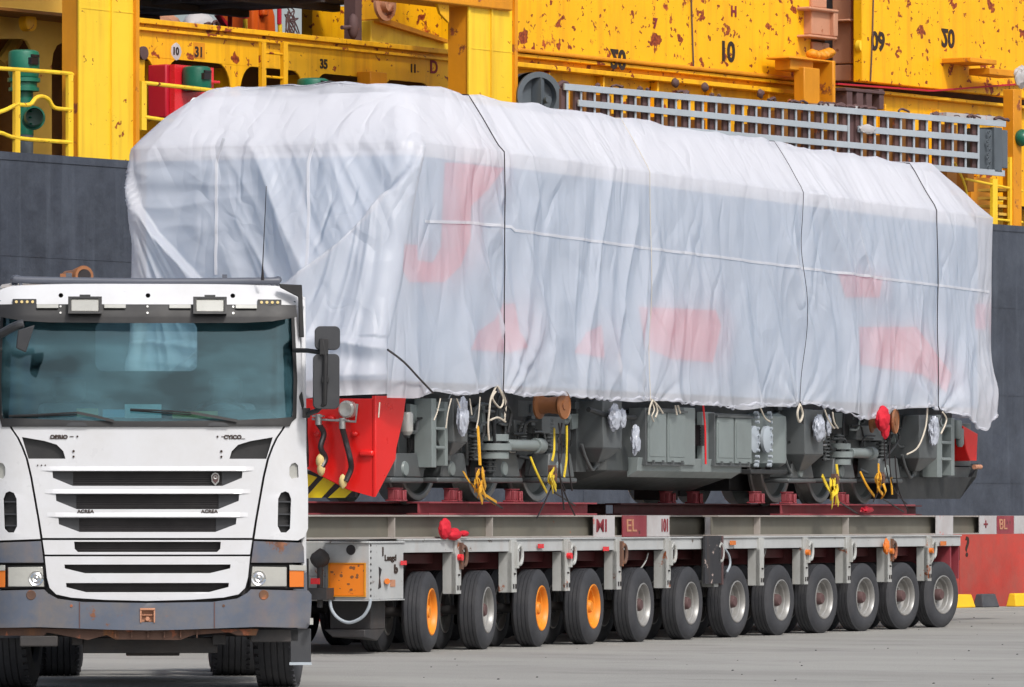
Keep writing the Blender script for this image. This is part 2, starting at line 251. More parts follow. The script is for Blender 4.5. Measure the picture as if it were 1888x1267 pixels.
# ------------------------------------------------------------ mesh building
class MB:
    def __init__(s): s.v = []; s.f = []; s.m = []
    def add(s, vs, fs, mi=0):
        k = len(s.v); s.v += [tuple(v) for v in vs]
        for f in fs: s.f.append(tuple(i+k for i in f)); s.m.append(mi)
        return s
    def hexa(s, p, mi=0):   # 8 points, bottom 4 then top 4
        return s.add(p, [(0, 3, 2, 1), (4, 5, 6, 7), (0, 1, 5, 4), (1, 2, 6, 5), (2, 3, 7, 6), (3, 0, 4, 7)], mi)
    def box(s, x0, x1, y0, y1, z0, z1, mi=0):
        return s.hexa([(x0, y0, z0), (x1, y0, z0), (x1, y1, z0), (x0, y1, z0), (x0, y0, z1), (x1, y0, z1), (x1, y1, z1), (x0, y1, z1)], mi)
    def cyl(s, a, b, r, r2=None, n=16, mi=0, cap=True):
        a = Vector(a); b = Vector(b); r2 = r if r2 is None else r2; d = (b-a).normalized()
        t = Vector((0, 0, 1)) if abs(d.z) < .9 else Vector((1, 0, 0)); x = d.cross(t).normalized(); y = d.cross(x)
        vs = [a+(x*cos(2*pi*i/n)+y*sin(2*pi*i/n))*r for i in range(n)]+[b+(x*cos(2*pi*i/n)+y*sin(2*pi*i/n))*r2 for i in range(n)]
        fs = [(i, (i+1) % n, n+(i+1) % n, n+i) for i in range(n)]
        if cap: fs += [tuple(range(n-1, -1, -1)), tuple(range(n, 2*n))]
        return s.add(vs, fs, mi)
    def lathe(s, a, ax, prof, n=32, mi=0):   # prof: (distance along axis, radius); mi may be a list per band
        a = Vector(a); d = Vector(ax).normalized(); t = Vector((0, 0, 1)) if abs(d.z) < .9 else Vector((1, 0, 0)); x = d.cross(t).normalized(); y = d.cross(x)
        vs = []
        for h, r in prof: vs += [a+d*h+(x*cos(2*pi*i/n)+y*sin(2*pi*i/n))*r for i in range(n)]
        k0 = len(s.v); s.v += [tuple(v) for v in vs]
        for j in range(len(prof)-1):
            for i in range(n):
                s.f.append((k0+j*n+i, k0+j*n+(i+1) % n, k0+(j+1)*n+(i+1) % n, k0+(j+1)*n+i)); s.m.append(mi[j] if isinstance(mi, list) else mi)
        return s
    def tube(s, pts, r, n=8, mi=0):
        P = [Vector(p) for p in pts]; rings = []; up = None
        for i, p in enumerate(P):
            d = (P[min(i+1, len(P)-1)]-P[max(i-1, 0)]).normalized()
            if up is None: up = d.orthogonal().normalized()
            up = (up-d*up.dot(d)).normalized(); w = d.cross(up)
            rr = r[i] if isinstance(r, (list, tuple)) else r
            rings.append([p+(up*cos(2*pi*k/n)+w*sin(2*pi*k/n))*rr for k in range(n)])
        vs = [v for R in rings for v in R]; m_ = len(P)
        fs = [(j*n+i, j*n+(i+1) % n, (j+1)*n+(i+1) % n, (j+1)*n+i) for j in range(m_-1) for i in range(n)]+[tuple(range(n-1, -1, -1)), tuple((m_-1)*n+i for i in range(n))]
        return s.add(vs, fs, mi)
    def band(s, pts, w, t, side=(0, 1, 0), mi=0):  # flat webbing along pts; w along cross product, t along 'side'
        P = [Vector(p) for p in pts]; sd_ = Vector(side).normalized(); vs = []
        for i, p in enumerate(P):
            d = (P[min(i+1, len(P)-1)]-P[max(i-1, 0)]).normalized(); q = d.cross(sd_).normalized()*w/2; o = sd_*t/2
            vs += [p-q-o, p+q-o, p+q+o, p-q+o]
        fs = [(4*j+i, 4*j+(i+1) % 4, 4*j+4+(i+1) % 4, 4*j+4+i) for j in range(len(P)-1) for i in range(4)]+[(3, 2, 1, 0), tuple(4*(len(P)-1)+i for i in range(4))]
        return s.add(vs, fs, mi)
    def plate(s, outer, holes=(), y0=0, y1=.02, mi=0, axis='y'):   # polygon in x,z with holes, thick from y0 to y1
        loops = [list(outer)]+[list(h) for h in holes]; pts = [p for l in loops for p in l]
        tris = tessellate_polygon([[Vector((a, b, 0)) for a, b in l] for l in loops]); n = len(pts)
        def V(p, y): return (p[0], y, p[1]) if axis == 'y' else (y, p[0], p[1])
        vs = [V(p, y0) for p in pts]+[V(p, y1) for p in pts]; fs = []
        for t in tris:
            a, b, c = [Vector(pts[i]) for i in t]
            if (b-a).cross(c-a) < 0: t = (t[0], t[2], t[1])
            fs.append(tuple(t)); fs.append(tuple(i+n for i in reversed(t)))
        k = 0
        for l in loops:
            m_ = len(l)
            for i in range(m_): fs.append((k+i, k+n+i, k+n+(i+1) % m_, k+(i+1) % m_))
            k += m_
        return s.add(vs, fs, mi)
    def mark(s):
        if not hasattr(s, 'mk'): s.mk = [(0, 0)]
        s.mk.append((len(s.v), len(s.f))); return s
    def split(s, name, mats, parent=None, **kw):
        mk = getattr(s, 'mk', [(0, 0)]); mk = mk+[(len(s.v), len(s.f))]; o = None
        for (a, b), (c, d) in zip(mk[:-1], mk[1:]):
            if d > b:
                q = MB(); q.v = s.v[a:c]; q.f = [tuple(i-a for i in f) for f in s.f[b:d]]; q.m = s.m[b:d]; o = q.build(name, mats, parent, **kw)
        return o
    def build(s, name, mats, parent=None, bevel=0, warp=None, grid=None, smooth=35):
        me = bpy.data.meshes.new(name); me.from_pydata(s.v, [], s.f)
        if not isinstance(mats, (list, tuple)): mats = [mats]
        for m in mats: me.materials.append(M[m] if isinstance(m, str) else m)
        me.polygons.foreach_set('material_index', s.m)
        bm = bmesh.new(); bm.from_mesh(me)
        bmesh.ops.recalc_face_normals(bm, faces=bm.faces)
        if grid:
            lo = [min(v.co[i] for v in bm.verts) for i in range(3)]; hi = [max(v.co[i] for v in bm.verts) for i in range(3)]
            for ax in (0, 2):
                k = math.ceil(lo[ax]/grid)*grid
                while k < hi[ax]:
                    nrm = Vector((0, 0, 0)); nrm[ax] = 1; co = Vector((0, 0, 0)); co[ax] = k+.0007
                    bmesh.ops.bisect_plane(bm, geom=bm.verts[:]+bm.edges[:]+bm.faces[:], plane_co=co, plane_no=nrm); k += grid
        if warp:
            for v in bm.verts: v.co = warp(v.co)
        bm.to_mesh(me); bm.free()
        if smooth: me.shade_smooth(); me.set_sharp_from_angle(angle=radians(smooth))
        o = bpy.data.objects.new(name, me); scene.collection.objects.link(o)
        if parent: o.parent = parent
        if bevel:
            b = o.modifiers.new('bevel', 'BEVEL'); b.width = bevel; b.segments = 2; b.limit_method = 'ANGLE'; b.angle_limit = radians(40)
        return o
ROOTS = []
def tag(o, label=None, cat=None, group=None, kind=None):
    if label: o['label'] = label
    if cat: o['category'] = cat
    if group: o['group'] = group
    if kind: o['kind'] = kind
    return o
def thing(name, fr, label, cat, group=None):
    o = bpy.data.objects.new(name, None); scene.collection.objects.link(o); o.empty_display_size = .2
    o.location = (fr.o.x, fr.o.y, 0); o.rotation_euler = (0, 0, fr.ang); ROOTS.append(o); return tag(o, label, cat, group)
def solo(o, fr, label, cat, group=None):        # a thing that is one mesh
    o.location = (fr.o.x, fr.o.y, 0); o.rotation_euler = (0, 0, fr.ang); ROOTS.append(o); return tag(o, label, cat, group)
def struct(o, fr):
    o.location = (fr.o.x, fr.o.y, 0); o.rotation_euler = (0, 0, fr.ang); o['kind'] = 'structure'; return o
def copy_tree(o, parent=None):
    c = o.copy(); scene.collection.objects.link(c); c.parent = parent
    if parent is None: ROOTS.append(c)
    for ch in o.children: copy_tree(ch, c)
    return c
def text(body, size, origin, xdir, ydir, mat, parent, ext=.003, name='lettering', bold=0.0, align='CENTER', sx=1.0, wp_=None):
    cu = bpy.data.curves.new(name, 'FONT'); cu.body = body; cu.size = size; cu.extrude = ext; cu.align_x = align; cu.align_y = 'CENTER'; cu.offset = bold
    t = bpy.data.objects.new('t', cu); scene.collection.objects.link(t)
    bpy.context.view_layer.update(); me = bpy.data.meshes.new_from_object(t.evaluated_get(bpy.context.evaluated_depsgraph_get()))
    bpy.data.objects.remove(t); x = Vector(xdir)*sx; y = Vector(ydir); z = x.cross(y).normalized(); o0 = Vector(origin)
    for v in me.vertices: v.co = o0+x*v.co.x+y*v.co.y+z*v.co.z
    if wp_:
        for v in me.vertices: v.co = wp_(v.co)
    me.materials.clear(); me.materials.append(M[mat]); me.name = name
    o = bpy.data.objects.new(name, me); scene.collection.objects.link(o); o.parent = parent; return o
def pbox(fr, x0, x1, y0, y1, n0, n1, mb=None, mi=0):     # box whose near face (at n0) spans the given photo extents
    mb = mb or MB(); u0, u1 = fr.u(x0, n0), fr.u(x1, n0); um = (u0+u1)/2
    return mb.box(u0, u1, n0, n1, fr.z(y1, um, n0), fr.z(y0, um, n0), mi)
def ppoly(fr, pts, n0, n1, mb=None, holes=(), mi=0):
    mb = mb or MB(); f = lambda l: [(lambda p: (p.x, p.z))(fr.P(a, b, n0)) for a, b in l]
    return mb.plate(f(pts), [f(h) for h in holes], n0, n1, mi)
def smooth_path(pts, k=6):
    P = [Vector(p) for p in pts]; out = []
    for i in range(len(P)-1):
        p0 = P[max(i-1, 0)]; p1 = P[i]; p2 = P[i+1]; p3 = P[min(i+2, len(P)-1)]
        for j in range(k):
            t = j/k; out.append(.5*((2*p1)+(p2-p0)*t+(2*p0-5*p1+4*p2-p3)*t*t+(3*p1-p0-3*p2+p3)*t**3))
    return out+[P[-1]]
def ptube(fr, pts, n, r, mb=None, k=6, seg=6, mi=0):     # pts: (px, py[, n])
    mb = mb or MB(); Q = [fr.P(p[0], p[1], p[2] if len(p) > 2 else n) for p in pts]
    return mb.tube(smooth_path(Q, k) if k > 1 else Q, r, seg, mi)
def ico(center, r, sub=3, sq=(1, 1, 1), amp=.2, fr_=3., seed=0, mb=None):
    bm = bmesh.new(); bmesh.ops.create_icosphere(bm, subdivisions=sub, radius=1); mb = mb or MB()
    vs = []
    for v in bm.verts:
        d = v.co.normalized(); k = 1+amp*(1-2*abs(noise.noise(d*fr_+Vector((seed, 0, 0)))))+amp*.5*noise.noise(d*fr_*3+Vector((0, seed, 0)))
        vs.append(Vector(center)+Vector((d.x*sq[0], d.y*sq[1], d.z*sq[2]))*r*k)
    mb.add(vs, [tuple(v.index for v in f.verts) for f in bm.faces]); bm.free(); return mb

# ============================================================ SETTING: quay, water
QN = -.85   # quay edge, in the ship's frame
mb = MB(); mb.box(-260, 400, -420, QN-.55, -2.6, 0); struct(mb.build('ground', 'ground', smooth=0), SH)
mb = MB(); mb.box(-260, 400, QN-.55, QN, -2.6, .012); mb.box(-260, 400, QN-2.6, QN-2.52, -.1, .006)
struct(mb.build('quay_edge', paint('quay_edge_concrete', (.36, .35, .32), .85, var=.15, dirt=.4, dcol=(.17, .16, .14), bump=.01), smooth=0), SH)
mb = MB(); mb.add([(-4000, -4000, -1.6), (4000, -4000, -1.6), (4000, 6000, -1.6), (-4000, 6000, -1.6)], [(0, 1, 2, 3)]); struct(mb.build('water', 'water', smooth=0), WF)
def kerb(px0, px1, mat, label):
    u0, u1 = SH.u(px0, QN-.45), SH.u(px1, QN-.45); z = .22; mb = MB()
    mb.hexa([(u0, QN-.45, .012), (u1, QN-.45, .012), (u1, QN-.25, .012), (u0, QN-.25, .012), (u0+.05, QN-.4, z), (u1-.05, QN-.4, z), (u1-.05, QN-.28, z), (u0+.05, QN-.28, z)])
    solo(mb.build('quay_kerb_block', mat, bevel=.02), SH, label, 'kerb block', 'painted kerb blocks on the quay edge')
kerb(1755, 1800, 'kyel', 'yellow kerb block on quay edge just behind the last trailer wheel')
kerb(1813, 1844, 'kblk', 'dark grey kerb block beside the yellow one at quay edge')
kerb(1874, 1915, 'kyel', 'yellow kerb block cut by the right edge of the picture')
# stones and specks on the quay
mb = MB()
for i in range(70):
    Yd = random.uniform(52, 92); k = random.uniform(-.02, .085); r = random.uniform(.003, .009)
    p = Vector((k*Yd, Yd, r*.4)); rel = p.xy-SH.o
    if rel.dot(SH.ey) > QN-.8: continue
    ico(p, r, 1, (1.4, 1, .6), .3, 2, i, mb)
tag(mb.build('gravel', 'darksteel'), 'small dark stones and crumbs lying on the quay concrete', 'gravel', kind='stuff')

# ============================================================ SHIP
ZD = 6.05
ship = thing('cargo_ship', SH, 'black hulled cargo ship with red bottom and rusty yellow deck structures behind the trailer', 'ship')
mb = MB(); U0, U1 = -45, 70
mb.add([(U0, 0, -1.8), (U1, 0, -1.8), (U1, 0, 1.19), (U0, 0, 1.19)], [(0, 1, 2, 3)], 1)
mb.add([(U0, 0, 1.19), (U1, 0, 1.19), (U1, 0, ZD), (U0, 0, ZD), (U0, 22, ZD), (U1, 22, ZD), (U0, 22, -1.8), (U1, 22, -1.8), (U0, 0, -1.8), (U1, 0, -1.8)], [(0, 1, 2, 3), (3, 2, 5, 4), (4, 5, 7, 6), (8, 3, 4, 6), (9, 7, 5, 2)], 0)
mb.box(U0, U1, -.012, .02, ZD-.07, ZD+.03)
for zz, t in ((1.95, .012), (3.35, .010), (4.75, .012)): mb.box(U0, U1, -.006, .01, zz, zz+t)
for k in range(-8, 16): mb.box(k*4.3, k*4.3+.014, -.005, .01, 1.2, ZD-.08)
for k in range(-8, 16): mb.box(k*4.3+1.7, k*4.3+1.712, -.005, .01, -1, 1.18, 1)
hull = mb.build('hull', ['hull', 'boot'], ship, smooth=0)
text('?', .44, SH.P(1783, 1010, -.004), (1, 0, 0), (0, 0, 1), 'lettering', hull, bold=.008)
def sbox(name, x0, x1, y0, y1, n0, n1, mat, parent=None, bevel=.012): return pbox(SH, x0, x1, y0, y1, n0, n1).build(name, mat, parent or ship, bevel=bevel)
# crane columns
def column(name, xa, xm, xb, dep, ridge, n0=.06):
    u0, u1 = SH.u(xm, n0), SH.u(xb, n0); um = SH.u(ridge, n0); mb = MB()
    mb.add([(u0, n0, ZD-.1), (um, n0, ZD-.1), (u1, n0, ZD-.1), (u1, n0+dep, ZD-.1), (u0, n0+dep, ZD-.1), (u0, n0, 12), (um, n0, 12), (u1, n0, 12), (u1, n0+dep, 12), (u0, n0+dep, 12)],
           [(0, 1, 6, 5), (1, 2, 7, 6), (2, 3, 8, 7), (3, 4, 9, 8)], 0)
    mb.add([(u0, n0, ZD-.1), (u0, n0, 12), (u0, n0+dep, 12), (u0, n0+dep, ZD-.1)], [(0, 1, 2, 3)], 1)  # end face coloured darker orange to paint its shaded side
    mb.box(um-.02, um+.02, n0-.03, n0, ZD, 12); mb.box(u1-.05, u1+.02, n0-.05, n0+.05, ZD, 12, 1)
    mb.box(u0-.02, u0+.03, n0-.025, n0-.001, ZD, 12, 0); mb.box(u0+.001, u1, n0-.006, n0, 8.02, 8.035)
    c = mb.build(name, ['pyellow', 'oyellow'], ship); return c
column('crane_column', 118, 145, 250, .28, 205); column('crane_column', 828, 863, 948, .35, 905)
b = MB(); pbox(SH, 650, 946, -60, 4, -.02, .5, b); b.build('column_head', 'oyellow', ship, bevel=.02)
ppoly(SH, [(805, 3), (828, 3), (828, 42), (812, 25)], .08, .12).build('gusset', 'yellow', ship)
# longitudinal girder with arched frames
BN = 1.5
def by(px): return 46+(px-253)*.0925
def bb(px): return 101+(px-270)*.098
mb = MB(); u0, u1 = SH.u(225, BN), SH.u(835, BN)
zt = SH.z(by(540), SH.u(540, BN), BN); zb = SH.z(bb(540), SH.u(540, BN), BN)
holes = []
edges = [(232, 288), (305, 426), (443, 562), (579, 684), (702, 800)]
for a, b in edges:
    ua, ub = SH.u(a, BN), SH.u(b, BN); r = .28; zz = zb-.02; pts = [(ua, ZD+.05), (ub, ZD+.05)]
    pts += [(ub-r+r*cos(t), zz-r*1.4+r*1.4*sin(t)) for t in [i*pi/12 for i in range(7)]]+[(ua+r+r*cos(t), zz-r*1.4+r*1.4*sin(t)) for t in [pi/2+i*pi/12 for i in range(7)]]
    holes.append(pts)
mb.plate([(u0, ZD), (u1, ZD), (u1, zt), (u0, zt)], holes, BN, BN+.03)
mb.box(u0, u1, BN-.10, BN+.16, zt, zt+.07); mb.box(u0, u1, BN-.07, BN-.003, zt-.09, zt-.05)
for a, b in edges[:-1]:
    um = SH.u(b+8, BN); mb.box(um-.02, um+.02, BN-.001+.032, BN+.5, ZD, zb-.05)
girder = mb.build('deck_girder', 'yellow', ship, bevel=.006)
for s_, px, py, h in (('10', 324, 95, .14), ('31', 367, 97, .19), ('35', 597, 119, .18), ('11', 762, 127, .16)):
    text(s_, h, SH.P(px, py, BN-.006), (1, 0, 0), (0, 0, 1), 'lettering', girder, bold=.007)
text('D', .26, SH.P(800, 125, BN-.006), (1, 0, 0), (0, 0, 1), 'rletter', girder, bold=.006)
o = ico(SH.P(325, 95, BN), .11, 2, (1, .05, 1), .12).build('number_patch', 'plate', girder)
o = pbox(SH, 357, 378, 79, 108, BN-.004, BN).build('number_patch', 'oyellow', girder)
# inner bulkhead behind the frames, plus a roof added to shade the arches
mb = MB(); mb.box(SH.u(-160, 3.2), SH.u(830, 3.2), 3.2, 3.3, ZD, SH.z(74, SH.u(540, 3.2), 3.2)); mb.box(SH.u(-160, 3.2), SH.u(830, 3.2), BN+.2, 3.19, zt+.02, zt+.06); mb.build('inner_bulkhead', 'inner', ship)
# orange chock and gantry details
for a, b, c, d in ((683, 714, 133, 160), ): sbox('girder_shoe', a, b, c, d, BN-.25, BN-.01, 'oyellow')
def ladder(x0, x1, y0, y1, n, rungs, mat='oyellow'):
    mb = MB(); 
    for x in (x0, x1): pbox(SH, x-4, x+4, y0, y1, n, n+.06, mb)
    for y in rungs: mb.cyl(SH.P(x0, y, n+.03), SH.P(x1, y+(x1-x0)*.09, n+.03), .018, n=8)
    mb.build('deck_ladder', mat, ship)
ladder(487, 527, 78, 162, BN-.35, (97, 141, 178), 'yellow')
# railing
def railing(name, posts, rails, n, mat='pyellow', r=.028):
    mb = MB()
    for x, ya, yb in posts: pbox(SH, x-4.5, x+4.5, ya, yb, n-.02, n+.03, mb)
    for pts in rails: ptube(SH, pts, n, r, mb, k=4, seg=8)
    return mb.build(name, mat, ship)
railing('railing', [(33, 130, 284), (131, 137, 291), (266, 150, 240)], [[(-20, 125), (120, 135), (131, 140), (131, 150)], [(-20, 252), (0, 200+45), (33, 255), (131, 263)], [(33, 193), (55, 193), (66, 181), (78, 178), (90, 184), (101, 199), (131, 202)], [(-10, 210), (12, 202), (33, 191)], [(266, 153), (330, 160), (400, 168)], [(266, 216), (330, 226)]], .12)
# left bulkhead wall behind valves
mb = MB(); n = 2.4
W = lambda l: [(lambda p: (p.x, p.z))(SH.P(a, b, n)) for a, b in l]
arch = lambda a, b, yt, yb: [(a, yb), (b, yb), (b, yt+40), (b-3, yt+18), (b-10, yt+4), (b-18, yt), (a+18, yt), (a+10, yt+4), (a+3, yt+18), (a, yt+40)]
mb.plate(W([(-160, 320), (200, 320), (200, -120), (-160, -120)]), [W(arch(-70, 60, 72, 300)), W(arch(96, 150, 80, 300))], n, n+.05)
mb.box(SH.u(-160, n), SH.u(200, n), n-.16, n-.002, SH.z(27, SH.u(60, n), n)-.05, SH.z(20, SH.u(60, n), n))
mb.build('bulkhead', 'tan', ship, bevel=.01)
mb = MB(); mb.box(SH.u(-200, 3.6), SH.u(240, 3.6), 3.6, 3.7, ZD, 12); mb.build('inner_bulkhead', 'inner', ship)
b = ptube(SH, [(0, 118), (32, 72)], 2.9, .09, k=1); b.build('brace', 'tan', ship)
MB().lathe(SH.P(45, 42, 2.2), (0, -1, 0), [(0, .12), (.12, .12), (.14, .09), (.14, 0)], 20).build('lamp_fitting', 'yellow', ship)
# green mooring ventilators / valves
def vent(px, pyt, pyb, wpx, n, elbow=True):
    p = SH.P(px, pyt, n); u = p.x; zt_ = p.z; r = wpx/F*SH.Y(u, n)/2; hd = (pyb-pyt)/F*SH.Y(u, n)
    root = MB().lathe((u, n, zt_), (0, 0, -1), [(0, .001), (0, r*.75), (.02, r*.95), (.06, r), (hd*.85, r), (hd, r*.92), (hd, r*.7)], 24).build('ventilator', 'green', ship)
    if elbow:
        mb = MB(); z0 = zt_-hd
        mb.lathe((u, n, z0), (0, 0, -1), [(0, r*.7), (.01, r*1.05), (.06, r*1.05), (.07, r*.85), (.13, r*.85), (.135, r*.98), (.18, r*.98), (.19, r*.6), (.75, r*.62)], 24)
        mb.build('flanged_pipe', 'green', root)
        mb = MB(); q = SH.P(px+17, pyb+75, n-.45); mb.lathe(q, (-.8, -.75, 0), [(.35, r*.55), (.1, r*.62), (.07, r*.66), (.07, r*.76), (0, r*.76), (-.02, r*.72)][::-1], 24)
        for i in range(10):
            t = i*pi/5; c_ = Vector(q)+Vector((1, .35, 0)).normalized()*r*.68*cos(t)+Vector((0, 0, r*.68*sin(t))); mb.cyl(c_, c_+Vector((-.35, 1, 0))*.001+Vector((0, -.03, 0)), .014, n=6)
        mb.build('valve_body', 'green', root)
        MB().lathe(q, (-.8, -.75, 0), [(.0, r*.66), (.025, r*.62), (.03, 0.001)], 24).build('valve_cover', 'lgreen', root)
        MB().cyl((u, n, z0-.7), (u, n, ZD), r*.6, n=20).build('standpipe', 'slate', root)
    mb = MB(); mb.box(u-r*.55, u+r*.15, n-r-.02, n-r*.7, zt_-hd*.55, zt_-hd*.3); mb.box(u-r*.4, u+r*.3, n-r-.01, n-r*.8, zt_-hd*.28, zt_-hd*.18); mb.build('vent_hatch', 'cable', root)
vent(44, 93, 143, 58, .9); vent(363, 123, 168, 54, .85, False); vent(577, 145, 175, 60, .8, False); vent(-28, 190, 240, 50, .6, False)
mb = MB(); pbox(SH, 306, 386, 122, 220, 1.1, 1.42, mb); mb.build('fire_hose_box', 'crimson', ship, bevel=.02)
pbox(SH, 322, 394, 122, 215, 1.0, 1.09).build('box_frame', 'redlens', ship)
ptube(SH, [(384, 151), (404, 152)], .95, .02, k=1).build('box_handle', 'redlens', ship)
MB().lathe(SH.P(262, 98, 1.2), (0, -1, 0), [(0, .09), (.04, .09), (.045, .05), (.045, 0)], 18).build('bearing_pad', 'brown', ship)
pbox(SH, 253, 268, 90, 225, 1.22, 1.3).build('bracket_plate', 'yellow', ship, bevel=.02)
# far machinery above the girder, against the sky
n = 6.
mb = MB(); ppoly(SH, [(462, 78), (464, 20), (478, 0), (490, -60), (505, -60), (500, 0), (508, 30), (510, 78)], n, n+.6, mb); pbox(SH, 466, 478, -60, 78, n-.15, n-.01, mb); pbox(SH, 486, 496, 14, 30, n-.1, n-.001, mb)
mast = mb.build('crane_mast', 'crane', ship, bevel=.03)
mb = MB()
for x, y in ((424, 68), (452, 35), (515, 45)): ptube(SH, [(x, -60), (x, y)], n-.4, .035, mb, k=1, seg=8); mb.mark()
mb.split('mast_pipe', 'crimson', mast)
mb = MB()
for x, y in ((452, 35), (516, 45)): ptube(SH, [(x, y), (x+1, 80)], n-.4, .035, mb, k=1, seg=8); mb.mark()
mb.split('mast_pipe', 'pyellow', mast)
ppoly(SH, [(404, 28), (408, 27), (444, 70), (436, 72)], n, n+.1).build('mast_brace', 'crimson', mast)
ppoly(SH, [(430, -30), (466, -30), (466, 20), (452, 20)], n+.3, n+.4).build('mast_gusset', 'hyellow', mast)
mb = MB(); ico(SH.P(298, 45, 8), .35, 3, (1, .6, .5), .15, 2, 1, mb); mb.build('buoy', 'salmon', ship)
mb = MB(); ico(SH.P(368, 52, 8), .33, 3, (1, .6, .7), .1, 2, 4, mb); mb.build('canvas_cover', 'plate', ship)
mb = MB()
for i in range(26):
    x = random.uniform(372, 418); y = random.uniform(44, 62); ptube(SH, [(x, y), (x+random.uniform(-9, 9), y+random.uniform(-6, 6)), (x+random.uniform(-14, 14), y+random.uniform(2, 12))], 6.6+random.random()*.3, .022, mb, 3, 5)
for i in range(16):
    x = random.uniform(522, 548); y = random.uniform(18, 70); ptube(SH, [(522+random.random()*12, random.uniform(10, 40)), (x+4, y), (548-random.random()*14, y+random.uniform(5, 26))], 6.5, .011, mb, 4, 5)
mb.build('cable_tangle', 'brown', ship)['kind'] = 'stuff'
# dark raised pontoon above (underside seen), athwartships
mb = MB(); ue = SH.u(690, 3.); ze = SH.z(6, ue, 3.); mb.box(ue-5, ue, 3., 11.5, ze, ze+.5)
for k in range(5): mb.box(ue-5, ue-.02, 3.6+k*1.7, 3.75+k*1.7, ze-.10, ze-.002)
for k in range(4): mb.box(ue-1.2-k*1.1, ue-1.1-k*1.1, 3.05, 11.4, ze-.06, ze-.001)
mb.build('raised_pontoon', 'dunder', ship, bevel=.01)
# yellow arm between pontoon and column
mb = MB(); ppoly(SH, [(576, 12), (668, 12), (668, 86), (576, 86)], 4.2, 4.4, mb); mb.build('far_hatch_plate', 'hyellow', ship)
mb = MB(); ppoly(SH, [(664, -40), (830, -40), (830, 90), (664, 82)], 2.9, 3.1, mb); mb.build('jib_plate', 'hyellow', ship)
mb = MB(); ppoly(SH, [(684, 38), (704, 36), (828, 78), (828, 120), (684, 120)], 2.2, 2.4, mb); arm = mb.build('jib_arm', 'pyellow', ship, bevel=.01)
mb = MB(); ppoly(SH, [(700, 34), (712, 34), (828, 74), (828, 80), (700, 41)], 2.1, 2.45, mb); mb.build('arm_flange', 'oyellow', arm)
mb = MB(); c_ = SH.P(707, 8, 2.); mb.lathe(c_, (0, -1, 0), [(0, .24), (.05, .24), (.06, .17), (.03, .16), (.03, .12), (.12, .11), (.12, .05), (.09, 0)], 28); mb.build('sheave', 'salmon', arm)
mb = MB(); ico(SH.P(651, 49, 2.), .16, 3, (.5, .5, 1.1), .05, 3, 2, mb); mb.tube([SH.P(630, 51, 2), SH.P(645, 50, 2)], .03); pbox(SH, 655, 667, -40, 88, 2.1, 2.3, mb); mb.build('hook_block', 'brown', arm)
# ---- hatch coaming and covers right of second column
CN = 1.6
def hline(px, y0, sl): return y0+sl*(px-950)
mb = MB()
u0, u1 = SH.u(900, CN), SH.u(2050, CN)
zc = SH.z(130, SH.u(1250, CN), CN)
def zat(px, py, n_): u = SH.u(px, n_); return SH.z(py, u, n_)
z1 = zat(1250, 131, CN-.15); z2 = zat(1250, 152, CN)
mb.box(u0, u1, CN-.15, CN+.25, z1-.03, z1+.02); mb.box(u0, u1, CN, CN+.04, ZD+.5, z1-.03); mb.box(u0, u1, CN+.5, CN+.54, ZD, ZD+.5)
z3 = zat(1250, 148, CN-.2); mb.box(u0, SH.u(1478, CN), CN-.22, CN-.003, z3-.04, z3+.03)
for px in (1300, 1405, 1490, 1620, 1720, 1790, 1850, 1000, 1100, 1200): u = SH.u(px, CN); mb.box(u-.02, u+.02, CN-.14, CN-.004, ZD, z3-.041)
mb.build('hatch_coaming', 'yellow', ship, bevel=.008)
mb = MB(); mb.box(SH.u(960, 3.), SH.u(2080, 3.), 3., 3.1, ZD, 12.4); mb.build('inner_bulkhead', 'inner', ship)  # added dark backing wall, hides the sky between covers and coaming
hc = thing('hatch_cover', SH, 'rust spotted yellow steel hatch cover marked 10, left of the dark post', 'hatch cover', 'yellow hatch covers on the ship')
n = 1.45; zb_ = zat(1250, 127, n)
mb = MB(); mb.box(SH.u(952, n), SH.u(1496, n), n, n+.22, zb_, 12); mb.box(SH.u(952, n), SH.u(1480, n), n-.05, n-.003, zb_, zb_+.06, 1)
pan = mb.build('cover_panel', ['hyellow', 'oyellow'], hc, bevel=.02)
text('10', .42, SH.P(1341, 97, n-.007), (1, 0, 0), (0, 0, 1), 'lettering', pan, bold=.014)
text('20', .40, SH.P(1140, 108, n-.007), (1, 0, 0), (0, 0, -1), 'lettering', pan, bold=.014)
text('7', .2, SH.P(1208, 44, n-.007), (1, 0, 0), (0, 0, 1), 'rletter', pan, bold=.012)
text('H', .22, SH.P(1353, 22, n-.007), (1, 0, 0), (0, 0, 1), 'rletter', pan, bold=.01)
ptube(SH, [(1274, -40), (1276, 40), (1279, 125)], n-.02, .012, k=2).build('hanging_wire', 'brown', pan)
h2 = thing('hatch_cover', SH, 'rust spotted yellow hatch cover with upside down 20, right of the dark post', 'hatch cover', 'yellow hatch covers on the ship')
zb2 = zat(1700, 162, n)
mb = MB(); mb.box(SH.u(1590, n), SH.u(2050, n), n, n+.18, zb2, 12.5)
pan = mb.build('cover_panel', 'hyellow', h2, bevel=.02)
text('20', .40, SH.P(1748, 69, n-.007), (1, 0, 0), (0, 0, -1), 'lettering', pan, bold=.014)
text('09', .40, SH.P(1619, 78, n-.007), (1, 0, 0), (0, 0, 1), 'lettering', pan, bold=.014)
ptube(SH, [(1611, -40), (1609, 60), (1605, 150)], n-.02, .012, k=2).build('hanging_wire', 'brown', pan)
MB().lathe(SH.P(1583, 85, n+.1), (0, -1, 0), [(0, .10), (.08, .10), (.09, 0)], 18).build('hinge_lug', 'pyellow', pan)
ppoly(SH, [(1545, 153), (1720, 166), (1888, 153), (1888, 156), (1720, 169), (1545, 156)], n-.1, n-.01).build('seal_strip', 'crimson', pan)
